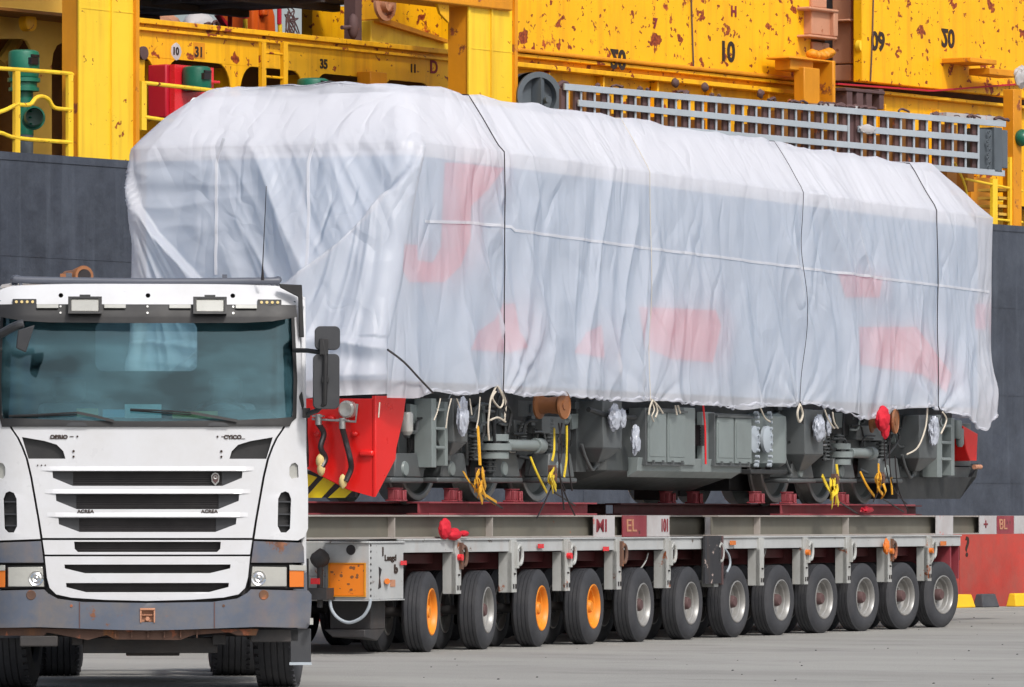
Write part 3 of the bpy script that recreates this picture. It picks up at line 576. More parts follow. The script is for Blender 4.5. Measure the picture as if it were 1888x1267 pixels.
# post and brackets between the covers
mb = MB(); pbox(SH, 1540, 1590, -50, 155, 2.3, 2.5, mb); mb.build('support_post', 'slate', ship)
pbox(SH, 1566, 1573, -50, 150, 2.2, 2.29).build('post_rib', 'cable', ship)
mb = MB(); pbox(SH, 1568, 1592, -50, 118, 1.8, 2.15, mb); pbox(SH, 1566, 1590, 36, 40, 1.7, 2.1, mb); pbox(SH, 1568, 1590, 120, 150, 1.8, 2.1, mb); mb.build('rusty_channel', 'salmon', ship, bevel=.02)
mb = MB(); pbox(SH, 1497, 1525, -60, 15, 1.4, 1.7, mb); pbox(SH, 1497, 1540, 20, 66, 1.3, 1.6, mb); pbox(SH, 1494, 1547, 15, 21, 1.2, 1.65, mb); pbox(SH, 1494, 1545, 66, 71, 1.2, 1.65, mb); pbox(SH, 1538, 1546, 20, 68, 1.22, 1.6, mb); pbox(SH, 1499, 1530, 78, 95, 1.4, 1.6, mb)
mb.build('hinge_bracket', 'salmon', ship, bevel=.03)
mb = MB(); pbox(SH, 1458, 1500, 105, 131, 1.0, 1.3, mb); pbox(SH, 1456, 1541, 108, 112, .9, 1.35, mb); pbox(SH, 1483, 1512, 125, 192, .9, 1.1, mb); pbox(SH, 1536, 1541, 112, 190, .85, 1.3, mb); pbox(SH, 1512, 1540, 130, 190, 1.2, 1.25, mb)
for i in range(5): ico(SH.P(1497+i*8, 100+3*sin(i), 1.1), .09, 2, (1, 1, .8), .25, 2, i, mb)
mb.build('clamp_post', 'oyellow', ship, bevel=.03)
mb = MB(); 
for a, b in ((1562, 1572), (1580, 1592), (1598, 1608), (1622, 1630)): pbox(SH, a, b, 165, 202, 1.05, 1.3, mb)
pbox(SH, 1560, 1632, 165, 171, 1.03, 1.32, mb); mb.build('rusty_rack', 'brown', ship, bevel=.01)
for x, y in ((1245, 150), (1300, 158), (1402, 170)): ico(SH.P(x, y+3, .9), .05, 2, (1.2, 1, 1.2), .3, 2, x, MB()).build('deck_cleat', 'brown', ship)
# yellow framed deck wall behind gangway
mb = MB(); n = 1.1
for i in range(22):
    px = 1045+i*37; u = SH.u(px, n); mb.box(u-.06, u+.06, n, n+.2, ZD, ZD+.5); mb.mark()
mb.box(SH.u(1000, n), SH.u(1880, n), n, n+.05, ZD+.501, ZD+.56); mb.split('bulwark_frame', 'pyellow', ship)
mb = MB(); rq = random.Random(8); px = 1050
while px < 1800:
    w_ = rq.uniform(7, 20); y = 150+(px-1042)*.085; pbox(SH, px, px+w_, y+rq.choice([12, 20, 34, 50]), y+140, .75, 1.0, mb); mb.mark(); px += w_+rq.uniform(14, 34)
mb.split('dark_backing', 'inner', ship)  # added dark boxes that paint in the dark recesses behind the gangway
# right hand corner: posts, railing, steps, ventilator
mb = MB(); pbox(SH, 1869, 1884, 165, 425, .1, .3, mb); pbox(SH, 1790, 1838, 108, 117, .9, 1.5, mb); pbox(SH, 1825, 1880, 128, 140, .9, 1.3, mb); mb.build('corner_post', 'oyellow', ship, bevel=.01)
railing('railing', [(1867, 290, 422), (1835, 330, 420)], [[(1780, 330), (1885, 352)], [(1780, 398), (1885, 410)], [(1760, 300), (1780, 345), (1790, 415)]], .15, 'pyellow', .02)
mb = MB()
for i in range(4): pbox(SH, 1842, 1868, 348+i*15, 353+i*15, .2, .6, mb)
mb.build('deck_steps', 'tan', ship)
pbox(SH, 1790, 1840, 328, 420, 1., 1.1).build('deck_door', 'oyellow', ship)
ico(SH.P(1884, 254, .05), .13, 3, (1, 1, 1), .08, 2, 5).build('ventilator', 'green', ship)
ico(SH.P(1884, 142, .1), .16, 3, (1, .6, 1), .25, 2, 7).build('rolled_canvas', 'plate', ship)
# ---- gangway stowed outboard
GN = -.75
gw = thing('gangway', SH, 'long grey aluminium gangway stowed flat along the ship side above the tarpaulin', 'gangway')
def flat(mb, x0, y0, x1, y1, hpx, n, t=.03):
    a = SH.P(x0, y0, n); b = SH.P(x1, y1, n); ha = hpx*SH.Y(a.x, n)/F
    mb.hexa([(a.x, n, a.z-ha/2), (b.x, n, b.z-ha/2), (b.x, n+t, b.z-ha/2), (a.x, n+t, a.z-ha/2), (a.x, n, a.z+ha/2), (b.x, n, b.z+ha/2), (b.x, n+t, b.z+ha/2), (a.x, n+t, a.z+ha/2)])
for nn_, dx in ((GN, 0),):
    mb = MB()
    flat(mb, 1042, 160, 1855, 229, 12, nn_); flat(mb, 1068, 190, 1563, 237, 12, nn_); flat(mb, 1584, 238, 1806, 256, 12, nn_)
    flat(mb, 1042, 222, 1806, 288, 12, nn_); flat(mb, 1042, 254, 1853, 320, 12, nn_)
    mb.build('side_rail', 'alu', gw, bevel=.004)
mb = MB(); mc = MB()
i = 0; px = 1044
while px < 1806:
    yt = 160+(px-1042)*.085; yb_ = 254+(px-1042)*.081
    pbox(SH, px+1.4, px+4.2, yt, yb_, GN+.031, GN+.045, mb); pbox(SH, px-9, px, yt+4, yb_-4, GN+.07, GN+.11, mc); mb.mark(); mc.mark()
    px += 25.2*(1-(px-1042)*.00008)
mb.split('spindle', 'alu', gw); mc.split('inner_stringer', 'brown', gw)
mb = MB(); pbox(SH, 1806, 1834, 238, 312, GN+.05, GN+.3, mb); pbox(SH, 1834, 1848, 235, 318, GN, GN+.5, mb); pbox(SH, 1848, 1858, 240, 310, GN+.1, GN+.3, mb)
for k in range(9): mb.lathe(SH.P(1822+3*sin(k*2), 244+k*8, GN), (0, -1, 0), [(0, .03), (.02, .03), (.02, .015), (0, .015)], 10)
mb.build('end_roller', 'slate', gw, bevel=.01)
mb = MB(); ua, ub = SH.u(1560, GN), SH.u(1584, GN); mb.box(ua, ub, GN+.1, GN+.14, SH.z(280, ua, GN), SH.z(205, ua, GN)); mb.build('hinge_plate', 'brown', gw)
ico(SH.P(1600, 238, GN-.03), .12, 3, (1.5, .15, .5), .3, 3, 3).build('worn_label', 'plate', gw)
mb = MB()
for i in range(70):
    px = random.choice([random.uniform(1050, 1850), random.uniform(1745, 1850), random.uniform(1515, 1600)]); y = 153+(px-1042)*.085
    if random.random() < .5: ptube(SH, [(px, y), (px+random.uniform(4, 10), y-random.uniform(1, 5)), (px+random.uniform(10, 20), y+1)], GN+random.random()*.4, random.uniform(.012, .03), mb, 3, 5)
    else: ico(SH.P(px, y-1, GN+.2), random.uniform(.02, .05), 1, (1.3, 1, .8), .3, 2, i, mb)
mb.build('frayed_netting', 'brown', gw)['kind'] = 'stuff'
mb = MB(); flat(mb, 1745, 211, 1850, 220, 8, GN+.1, .3); mb.mark(); flat(mb, 1520, 193, 1590, 199, 5, GN+.1, .3); mb.split('net_roll', 'plate', gw)
dr = thing('cable_drum', SH, 'dark rusty round drum beside the yellow column at the gangway end', 'drum')
c_ = SH.P(992, 178, -.15); mb = MB(); mb.lathe(c_, (-.55, -1, 0), [(-.05, .33), (.0, .35), (.05, .35), (.05, .27), (-.08, .26), (-.1, .1), (-.1, 0)], 40); mb.build('drum_flange', 'slate', dr)
mb = MB(); mb.lathe(Vector(c_)+Vector((.12, .35, 0)), (-.55, -1, 0), [(0, .001), (0, .35), (.3, .35)], 40); mb.build('drum_body', 'ldark', dr)
mb = MB(); q = Vector(c_)+Vector((.02, .04, 0)); mb.box(q.x-.03, q.x+.05, q.y-.1, q.y+.06, q.z-.27, q.z+.27); mb.cyl(q+Vector((.1, 0, -.05)), q+Vector((.02, -.2, -.05)), .05); mb.build('drum_spoke', 'slate', dr)
mb = MB(); ptube(SH, [(1027, 160), (1036, 153), (1046, 156)], -.3, .04, mb, 3); ptube(SH, [(1036, 153), (1040, 200), (1036, 230)], -.3, .03, mb, 2); mb.build('drum_arm', 'brown', dr)

# ============================================================ WHEELS
def tyre_mesh(R, W, rimR, name_mat='rubber', grooves=4):
    # axis along local y, outer face towards -y at y=0, width W towards +y
    prof = [(.05, rimR), (.012, rimR+.012), (0, rimR+.05), (-.002, (R+rimR)/2), (.01, R-.05), (.03, R-.018), (.045, R-.006)]
    g = []; step = (W-.09)/grooves
    for i in range(grooves):
        y = .045+step*i
        g += [(y+.002, R), (y+step*.8, R), (y+step*.84, R-.010), (y+step*.97, R-.010)]
    prof += g+[(W-.045, R-.004), (W-.03, R-.018), (W-.01, R-.05), (W, (R+rimR)/2), (W-.01, rimR+.03), (W-.05, rimR)]
    mb = MB(); mb.lathe((0, 0, 0), (0, 1, 0), prof, 56)
    return mb
def rim_mesh(rimR, W, hub=.11):
    mb = MB(); mb.lathe((0, 0, 0), (0, 1, 0), [(.06, rimR+.004), (.008, rimR+.012), (.004, rimR), (.02, rimR-.014), (.06, rimR-.022), (.07, rimR-.035), (.12, rimR-.045), (.13, rimR-.06), (.15, .145), (.12, .12), (.12, .001)], 40)
    for k in range(8):
        t = 2*pi*k/8; p = Vector((cos(t)*.095, .12, sin(t)*.095)); mb.cyl(p, p+Vector((0, -.02, 0)), .012, n=6)
    return mb
def hub_mesh(): return MB().lathe((0, 0, 0), (0, 1, 0), [(.125, .075), (.05, .07), (.03, .055), (.03, .001)], 20)
# ============================================================ TRAILER
tl = thing('modular_trailer', TR, 'long grey multi axle heavy haul trailer carrying the wrapped locomotive', 'trailer')
AX = [TR.u(p) for p in (791, 895, 996, 1094, 1187, 1277, 1354, 1440, 1520, 1600, 1676, 1748)]
sp = (AX[-1]-AX[0])/11; AX = [AX[0]+sp*i for i in range(12)]
TW = 3.0
R = .42; proto = {}
yaws = [radians(11.5-i*2.05) for i in range(12)]
rimm = ['orim', 'srim', 'orim', 'orim']+['srim']*8
def put_wheel(u, n, yaw, mat, face, seed):
    key = mat
    if key not in proto:
        t = tyre_mesh(R, .265, .235).build('wheel', 'rubber', tl); r = rim_mesh(.235, .265).build('rim', mat, t); h = hub_mesh().build('hub', 'brown' if mat == 'srim' else 'orim', t)
        t.parent = tl; proto[key] = t; o = t
    else: o = copy_tree(proto[key], tl)
    o.location = (u, n, R); o.rotation_euler = (0, 0, yaw+(pi if face else 0))
    o.rotation_euler.y = 0
    return o
for i, u in enumerate(AX):
    for side in (0, 1):
        c = Vector((u, .62 if side == 0 else TW-.62, 0)); y = yaws[i]
        d = Vector((-sin(y), cos(y), 0))      # wheel axis inward
        if side == 0:
            for off in (-.62, -.15): p = c+d*off; put_wheel(p.x, p.y, y, rimm[i] if off < -.5 else 'srim', 0, i)
        else:
            for off in (.62, .15): p = c+d*off; put_wheel(p.x, p.y, y, 'srim', 1, i)
mb = MB()
for i, u in enumerate(AX):
    for nc in (.62, TW-.62):
        mb.cyl((u, nc-.5, R), (u, nc+.5, R), .05); mb.hexa([(u+.05, nc-.09, .35), (u+.2, nc-.09, .35), (u+.2, nc+.09, .35), (u+.05, nc+.09, .35), (u+.3, nc-.12, 1.0), (u+.6, nc-.12, 1.0), (u+.6, nc+.12, 1.0), (u+.3, nc+.12, 1.0)])
        mb.cyl((u+.05, nc, .5), (u+.45, nc, .95), .07); mb.mark()
mb.split('bogie_arm', 'darksteel', tl)
uF = TR.u(681, 0); uR = TR.u(1771, 0)
mb = MB(); mb.box(uF+.9, uR-.03, 1.05, 1.95, .62, 1.02); mb.box(uF+.9, uR-.03, .25, 1.04, .92, 1.03)
for u in AX: mb.box(u+.66, u+.74, .1, TW-.1, .85, 1.03)
mb.build('spine_beam', 'dmaroon', tl, bevel=.01)
mb = MB(); mb.box(uF+.95, uR, .02, TW-.02, 1.165, 1.18); mb.build('deck', 'trail', tl)
mb = MB(); mb.box(TR.u(742), uR, 0, .05, 1.04, 1.164); mb.box(TR.u(742), uR, TW-.05, TW, 1.04, 1.164)
mb.box(TR.u(742), uR, -.02, .07, 1.165, 1.183); mb.build('side_rail', 'trailw', tl, bevel=.004)
for i in range(11):
    u = (AX[i]+AX[i+1])/2-.05; mb = MB(); mb.box(u-.075, u+.075, -.03, .02, .60, 1.165)
    mb.box(u-.075, u-.055, -.03, .12, .60, 1.03); br = mb.build('hanging_bracket', 'trail', tl, bevel=.004)
    mb = MB(); mb.box(u-.03, u-.005, -.037, -.031, .64, .69); mb.mark(); mb.box(u+.03, u+.055, -.037, -.031, .64, .69); mb.mark(); mb.cyl((u, -.031, .8), (u, -.05, .8), .012, n=6); mb.split('bracket_slot', 'cable', br)
    if i not in (6,):
        mb = MB(); q = Vector((u+.10, -.05, 1.0)); pts = [q+Vector((0.075*cos(t), 0, .085*sin(t)*1.2)) for t in [(-.5+k/14)*2*pi*.72+.3 for k in range(15)]]
        mb.tube(pts, .02, 8); mb.box(u+.02, u+.07, -.06, -.031, .86, 1.14); mb.build('lashing_ring', 'ruststeel' if i % 3 == 0 else 'trail', br)
    if i in (0, 2, 7, 9, 10): MB().cyl((u-.0, -.031, .985), (u-.0, -.08, .985), .035, n=14).build('marker_lamp', 'redlens' if i in (0, 2) else 'amber', br)
# reflectors on the rail
for px, py, mt in ((998, 1007, 'redlens'), (1118, 1012, 'redlens'), (1352, 1001, 'amber'), (1740, 1002, 'amber'), (745, 1038, 'redlens')):
    pbox(TR, px-5, px+5, py-4, py+4, -.03, -.021).build('reflector', mt, tl)
ico(TR.P(1634, 1008, -.06), .07, 3, (.7, .5, 1.2), .3, 2, 3).build('rag_bundle', 'amber', tl)
# front box
mb = MB(); nb = TR.nn(600, uF); ub = TR.u(744)
zt = TR.z(1002, uF); zb = TR.z(1106, uF)
mb.box(uF, ub, 0, nb, zb, zt); mb.box(uF-.02, ub+.02, -.015, nb+.01, zt, zt+.02); mb.box(uF-.012, ub+.01, -.012, nb+.01, zb-.015, zb-.001)
fb = mb.build('front_box', 'trailw', tl, bevel=.006)
mb = MB()
for k in range(9): z = zb+.04+k*(zt-zb-.06)/8; mb.cyl((uF+.03, .0, z), (uF+.03, -.006, z), .012, n=8)
mb.build('rivets', 'cable', fb)
a = TR.Q(609, 1098, uF); b_ = TR.Q(673, 1040, uF)
MB().box(uF-.02, uF-.001, b_.y, a.y, a.z, b_.z).build('orange_marker_panel', 'orange', fb, bevel=.004)
mb = MB(); h = .012
mb.box(uF-.028, uF-.002, b_.y-h, a.y+h, a.z-h, a.z-.001); mb.box(uF-.028, uF-.002, b_.y-h, a.y+h, b_.z+.001, b_.z+h); mb.box(uF-.028, uF-.002, b_.y-h, b_.y-.001, a.z, b_.z); mb.box(uF-.028, uF-.002, a.y+.001, a.y+h, a.z, b_.z); mb.build('panel_frame', 'oyellow', fb)
rs = random.Random(5); mb = MB()
for k in range(15):
    py_, pz_ = rs.uniform(a.y+.01, b_.y-.01), rs.uniform(a.z+.02, b_.z-.02); rr_ = rs.uniform(.004, .022); ph = rs.random()*6
    if k < 8: pz_ = rs.uniform(b_.z-.12, b_.z-.01)
    mb.plate([(py_+rr_*(.7+.5*rs.random())*cos(t*pi/4)*1.2, pz_+rr_*(.6+.6*rs.random())*sin(t*pi/4)) for t in range(8)], (), uF-.0215, uF-.0204, axis='x')
mb.build('rust_stain', 'spool', fb)['kind'] = 'stuff'
c_ = TR.Q(647, 1014, uF); MB().cyl(c_+Vector((-.004, 0, 0)), c_, .052, n=24).build('round_hole', 'cable', fb)
text('Laagd', .085, TR.P(720, 1029, -.004), (1, 0, 0), (0, 0, 1), 'lettering', fb, bold=.002, sx=1.5)
text('1', .12, TR.P(706, 1018, -.004), (1, 0, 0), (0, 0, 1), 'lettering', fb, bold=.004, sx=1.3)
text('b', .12, TR.P(730, 1050, -.004), (1, 0, 0), (0, 0, 1), 'lettering', fb, bold=.006, sx=1.5)
MB().cyl(TR.P(714, 1072, 0), TR.P(714, 1072, -.04), .03, n=14).build('side_lamp', 'amber', fb)
pbox(TR, 720, 729, 1069, 1082, -.006, -.001).build('small_plate', 'salmon', fb)
ppoly(TR, [(699, 1045), (704, 1050), (701, 1065), (703, 1083), (698, 1086), (700, 1066)], -.006, -.001).build('stain', 'cable', fb)
# front end beam, coupling clutter behind the cab
mb = MB(); mb.box(uF+.05, uF+.9, nb+.01, TW, .8, 1.16); mb.box(uF+.04, uF+.12, nb, TW, .55, .8); mb.build('front_beam', 'trail', tl, bevel=.01)
mb = MB(); a = TR.Q(590, 1030, uF-.1); ico(a, .09, 2, (1, 1, 1), .2, 2, 2, mb); mb.cyl(a, a+Vector((0, 0, -.5)), .03); mb.cyl(a+Vector((0, .15, 0)), a+Vector((0, .15, -.6)), .02); mb.box(a.x-.1, a.x+.2, a.y-.12, a.y+.25, a.z-.42, a.z-.3); mb.build('coupling_valves', 'darksteel', tl)
MB().box(a.x-.12, a.x-.105, a.y-.05, a.y+.05, a.z-.26, a.z-.2).build('red_tag', 'redlens', tl)
mb = MB(); Q_ = [TR.Q(p, q, uF-.05) for p, q in ((608, 1106), (612, 1125), (625, 1141), (645, 1148), (668, 1138), (680, 1120), (683, 1104))]; mb.tube(smooth_path(Q_, 5), .017, 8); mb.build('air_hose', 'alu', tl)
mb = MB(); a = TR.Q(612, 1160, uF+.4); b_ = TR.Q(688, 1115, uF+.4); mb.box(uF+.35, uF+.7, b_.y, a.y, a.z, b_.z+.05); mb.hexa([(uF+.2, b_.y, a.z-.08), (uF+.5, b_.y, a.z-.12), (uF+.5, a.y-.15, a.z-.1), (uF+.2, a.y-.1, a.z-.08), (uF+.2, b_.y, a.z), (uF+.7, b_.y, a.z), (uF+.7, a.y, a.z), (uF+.2, a.y, a.z)]); mb.build('valve_chest', 'darksteel', tl, bevel=.01)
# black scuffed plate and hose in the middle, rear sheet
mb = MB(); pbox(TR, 1300, 1330, 988, 1076, -.06, -.035, mb); mb.build('scuffed_plate', paint('scuffed_black', (.03, .03, .035), .6, rust=.25, rscale=6, rcol=(.25, .2, .18), bump=.004), tl)
pbox(TR, 1331, 1334, 988, 1078, -.06, -.02).build('plate_edge', 'brown', tl)
ptube(TR, [(1333, 1008), (1343, 1022), (1346, 1040), (1340, 1055)], -.05, .014).build('air_hose', 'alu', tl)
mb = MB()
for (x0, y0, x1, y1) in ((1132, 1030, 1140, 1050), (1195, 1020, 1180, 1050), (1412, 1010, 1400, 1038), (1488, 1012, 1478, 1040), (1570, 1010, 1560, 1042), (1725, 1010, 1716, 1040)): ptube(TR, [(x0, y0), ((x0+x1)/2+3, (y0+y1)/2), (x1, y1)], .1, .008, mb, 3, 5); mb.mark()
mb.split('brake_line', 'trail', tl)
mb = MB(); mb.box(uR-.03, uR, .02, 2.95, .62, 1.16); mb.box(uR-.35, uR-.3, .02, .9, .5, 1.1); mb.build('rear_sheet', 'maroon', tl)
# ============================================================ I-BEAMS ON THE DECK
def ibeam(px0, px1, n, label, stiff=(), plate=None, txt=None, zb=1.184, zt=1.43, d=.20, mats=('beam', 'beamf'), name='steel_beam', cat='beam', group='grey steel beams on the trailer deck', inset=None, z0y=None):
    t = thing(name, TR, label, cat, group); u0, u1 = TR.u(px0, n), TR.u(px1, n); mb = MB(); f = .018
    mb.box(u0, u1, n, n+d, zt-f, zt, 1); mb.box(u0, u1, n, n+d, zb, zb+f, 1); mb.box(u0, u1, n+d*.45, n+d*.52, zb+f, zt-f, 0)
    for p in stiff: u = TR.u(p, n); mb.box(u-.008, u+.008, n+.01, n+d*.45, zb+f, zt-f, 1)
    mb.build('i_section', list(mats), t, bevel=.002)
    if plate:
        for (a, b, tx, mt) in plate:
            ua, ub = TR.u(a, n-.012), TR.u(b, n-.012); o = MB().box(ua, ub, n-.014, n-.002, zb+.002, zt-.002).build('end_plate', mt, t)
            if tx: text(tx, .2, ((ua*.65+ub*.35), n-.018, (zb+zt)/2), (1, 0, 0), (0, 0, 1), 'rletter' if mt != 'maroon' else 'salmon', o, bold=.002, sx=1.6)
    return t
ibeam(540, 1133, .06, 'grey steel I-beam at trailer front with MI on its pale end', (730, 910), [(1095, 1133, 'MI', 'plate')])
ibeam(1100, 1236, .34, 'short grey beam end carrying a maroon EL patch and pale 101 plate', (), [(1148, 1192, 'EL', 'maroon'), (1193, 1234, '', 'plate')])
ibeam(1200, 1338, .6, 'grey beam with a blank pale square plate above the black scuffed plate', (), [(1301, 1337, '', 'plate')])
ibeam(1325, 1758, .06, 'long grey steel I-beam under the rear bogie ending in a blank pale plate', (1403, 1566), [(1726, 1757, '', 'plate')])
ibeam(1700, 1838, .5, 'grey beam overhanging the trailer rear with reddish scribble on pale plate', (), [(1806, 1837, '+', 'plate')])
ibeam(1790, 1930, .85, 'grey beam overhanging farthest right with maroon BL patch', (), [(1838, 1869, 'BL', 'maroon'), (1870, 1905, '', 'plate')])
bt = [o for o in ROOTS if o.get('label', '').startswith('short grey beam')][0]
text('101', .2, (TR.u(1226, .32), .322, 1.307), (1, 0, 0), (0, 0, 1), 'rletter', bt, bold=.006, sx=.8)
mb = MB()
gm = 'maroon steel rails under the locomotive wheels'
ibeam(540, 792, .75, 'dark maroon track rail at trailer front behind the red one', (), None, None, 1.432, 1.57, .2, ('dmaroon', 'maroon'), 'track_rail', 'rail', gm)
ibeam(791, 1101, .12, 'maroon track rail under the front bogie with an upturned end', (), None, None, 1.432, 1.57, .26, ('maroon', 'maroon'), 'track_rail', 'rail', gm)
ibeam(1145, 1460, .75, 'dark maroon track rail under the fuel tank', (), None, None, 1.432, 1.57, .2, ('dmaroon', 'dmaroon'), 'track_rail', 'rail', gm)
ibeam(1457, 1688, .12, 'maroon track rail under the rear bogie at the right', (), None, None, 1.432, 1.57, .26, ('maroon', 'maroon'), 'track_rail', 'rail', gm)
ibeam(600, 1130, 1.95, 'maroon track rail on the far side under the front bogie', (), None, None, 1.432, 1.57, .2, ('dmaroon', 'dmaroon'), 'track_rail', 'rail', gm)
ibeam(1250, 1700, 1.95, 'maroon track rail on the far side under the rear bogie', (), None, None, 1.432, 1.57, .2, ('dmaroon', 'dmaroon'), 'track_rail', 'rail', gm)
# ============================================================ TARPAULIN surface function
ZS, ZR = 5.29, 5.90
N0, N1 = -.10, 3.21
UFT = TR.u(764, N0); URT = TR.u(1817, N0+.1)
hem = sorted((TR.u(p, N0), TR.z(q, TR.u(p, N0), N0)) for p, q in ((745, 735), (775, 729), (800, 722), (835, 729), (875, 724), (905, 712), (918, 724), (950, 732), (1000, 729), (1060, 735), (1110, 740), (1160, 738), (1205, 738), (1250, 746), (1300, 748), (1340, 755), (1380, 748), (1440, 750), (1475, 744), (1510, 752), (1545, 760), (1575, 774), (1605, 770), (1628, 755), (1680, 752), (1715, 748), (1745, 764), (1770, 775), (1795, 795), (1815, 770)))
def lerp(T, x):
    if x <= T[0][0]: return T[0][1]
    for i in range(len(T)-1):
        if x <= T[i+1][0]:
            t = (x-T[i][0])/(T[i+1][0]-T[i][0]); t = t*t*(3-2*t)*.5+t*.5; return T[i][1]*(1-t)+T[i+1][1]*t
    return T[-1][1]
def sst(a, b, x): t = max(0, min(1, (x-a)/(b-a))); return t*t*(3-2*t)
STR = [TR.u(916, N0), TR.u(1196, N0), TR.u(1475, N0), TR.u(1723, N0)]
def nz(x, y, s): return noise.noise(Vector((x, y, s*7.3)))
def rg(x, y, s): return 1-3.0*abs(nz(x, y, s))
def fsh(z): return .88*max(0, min(1, (5.2-z)/2.0))
def fwt(n): return sst(2.9, .7, n)
def near_disp(u, z):
    zh = lerp(hem, u); w = max(0, min(1.2, (ZS-z)/(ZS-zh))); d = 0
    ed = [UFT-.95]+STR+[URT]
    for i in range(5):
        if ed[i] <= u <= ed[i+1]:
            t = (u-ed[i])/(ed[i+1]-ed[i]); d += .05*sin(pi*t)*(.4+.6*w)
    wx = u+.18*nz(u*.5, z*.7, 9)+.10*w*nz(u*.9, z*.4, 10)
    mk = sst(-.25, .25, nz(u*.55, z*.45, 14)); mk2 = sst(-.2, .3, nz(u*.8+5, z*.6, 15))
    d += (.010+.045*w)*rg(wx*.95+.22*z, z*.22, 1)+(.003+.020*w)*mk*rg(wx*2.3-.35*z, z*.35, 2)+.005*mk2*rg(wx*6, z*.9, 3)
    m1 = sst(-.05, .35, nz(u*.45+3, z*.5, 11)); q = (u+.55*z)
    d += .08*m1*rg(q*1.3, (z-.55*u)*.25, 4)+.018*m1*rg(q*4, (z-.55*u)*.5, 5)
    q = (u-.4*z); m2 = sst(.0, .35, nz(u*.5+13, z*.6, 12)); d += .045*m2*rg(q*2, (z+.4*u)*.25, 6)
    for us in STR:
        x = u-us; r = hypot(x, z-zh+.15)
        d -= .030*exp(-(x/.10)**2); a = math.atan2(x, z-zh+.15)
        if r < 2.2: d += .05*sst(2.2, .15, r)*sst(0, .2, r)*nz(a*5.5, r*.4, 20+us)
    d += .03*w*w*sin(u*5.2+2*nz(u, 0, 30))*sst(.7, 1, w)
    return d*.88+.02
# front face curves (in n,z), n measured to the far side
def Cq(px, py):
    u = UFT
    for k in range(6): p = TR.Q(px, py, u); u = UFT-fsh(p.z)*fwt(p.y)
    return (p.y, p.z)
curR = [Cq(*p) for p in ((760, 250), (752, 300), (728, 350), (690, 398), (645, 445), (600, 480), (560, 512), (500, 560), (440, 600))]
curL = [Cq(*p) for p in ((236, 268), (243, 330), (262, 385), (295, 435), (335, 478), (375, 520), (430, 580))]
def cdist(C, n, z):
    best = 9; al = 0; acc = 0; sg = 1
    for i in range(len(C)-1):
        ax, az = C[i]; bx, bz = C[i+1]; dx, dz = bx-ax, bz-az; L = hypot(dx, dz); t = max(0, min(1, ((n-ax)*dx+(z-az)*dz)/(L*L)))
        q = hypot(n-ax-dx*t, z-az-dz*t)
        if q < best: best = q; al = acc+t*L; sg = 1 if (dx*(z-az)-dz*(n-ax)) > 0 else -1
        acc += L
    return best*sg, al
def front_disp(n, z):
    dR, aR = cdist(curR, n, z); dL, aL = cdist(curL, n, z); dR = -dR     # positive = inside the curtain
    d = 0
    wR = sst(-.02, .02, dR); wL = sst(-.02, .02, dL)
    x = -n; q = x*.83+z*.52+.12*nz(x*.8, z*.8, 41); al = z*.83-x*.52
    mid = .09*rg(q*1.35, al*.2, 31)+.045*rg(q*3.1, al*.35, 32)+.009*rg(q*9, al*.8, 33)
    mm = sst(.35, .8, (3.2-n)/2.4); hz = .012*rg(x*1.3, z*5.5, 34)+.02*rg(x*1.2, z*.8, 35)
    mid = (mid*mm+hz*(1-mm))*sst(5.6, 5.0, z)
    an = math.atan2(n-.15, 5.35-z); rr = hypot(n-.15, 5.35-z)
    cr = .28*exp(-max(0, dR)/.4)*sst(0, .12, aR)+(.05*rg(an*3.2+.3*nz(n, z, 44), rr*.25, 36)+.028*rg(an*8, rr*.5, 37))*sst(.2, 1.4, rr)+.012*rg(an*17, rr, 47)
    an = math.atan2(3.25-n, 5.0-z)
    cl = .15*exp(-max(0, dL)/.3)+.03*rg(an*6, z*.5, 38)+.014*rg(an*14, z, 39)
    m = (1-max(wR, wL))
    d = mid*m+(cr if dR > dL else cl)*(1-m)
    d += .10*sst(3.5, 2.75, z)
    if z < 3.25: d += .05*rg(z*3.5+.5*x, x*.6, 40)
    return d
def corner_w(a): return a
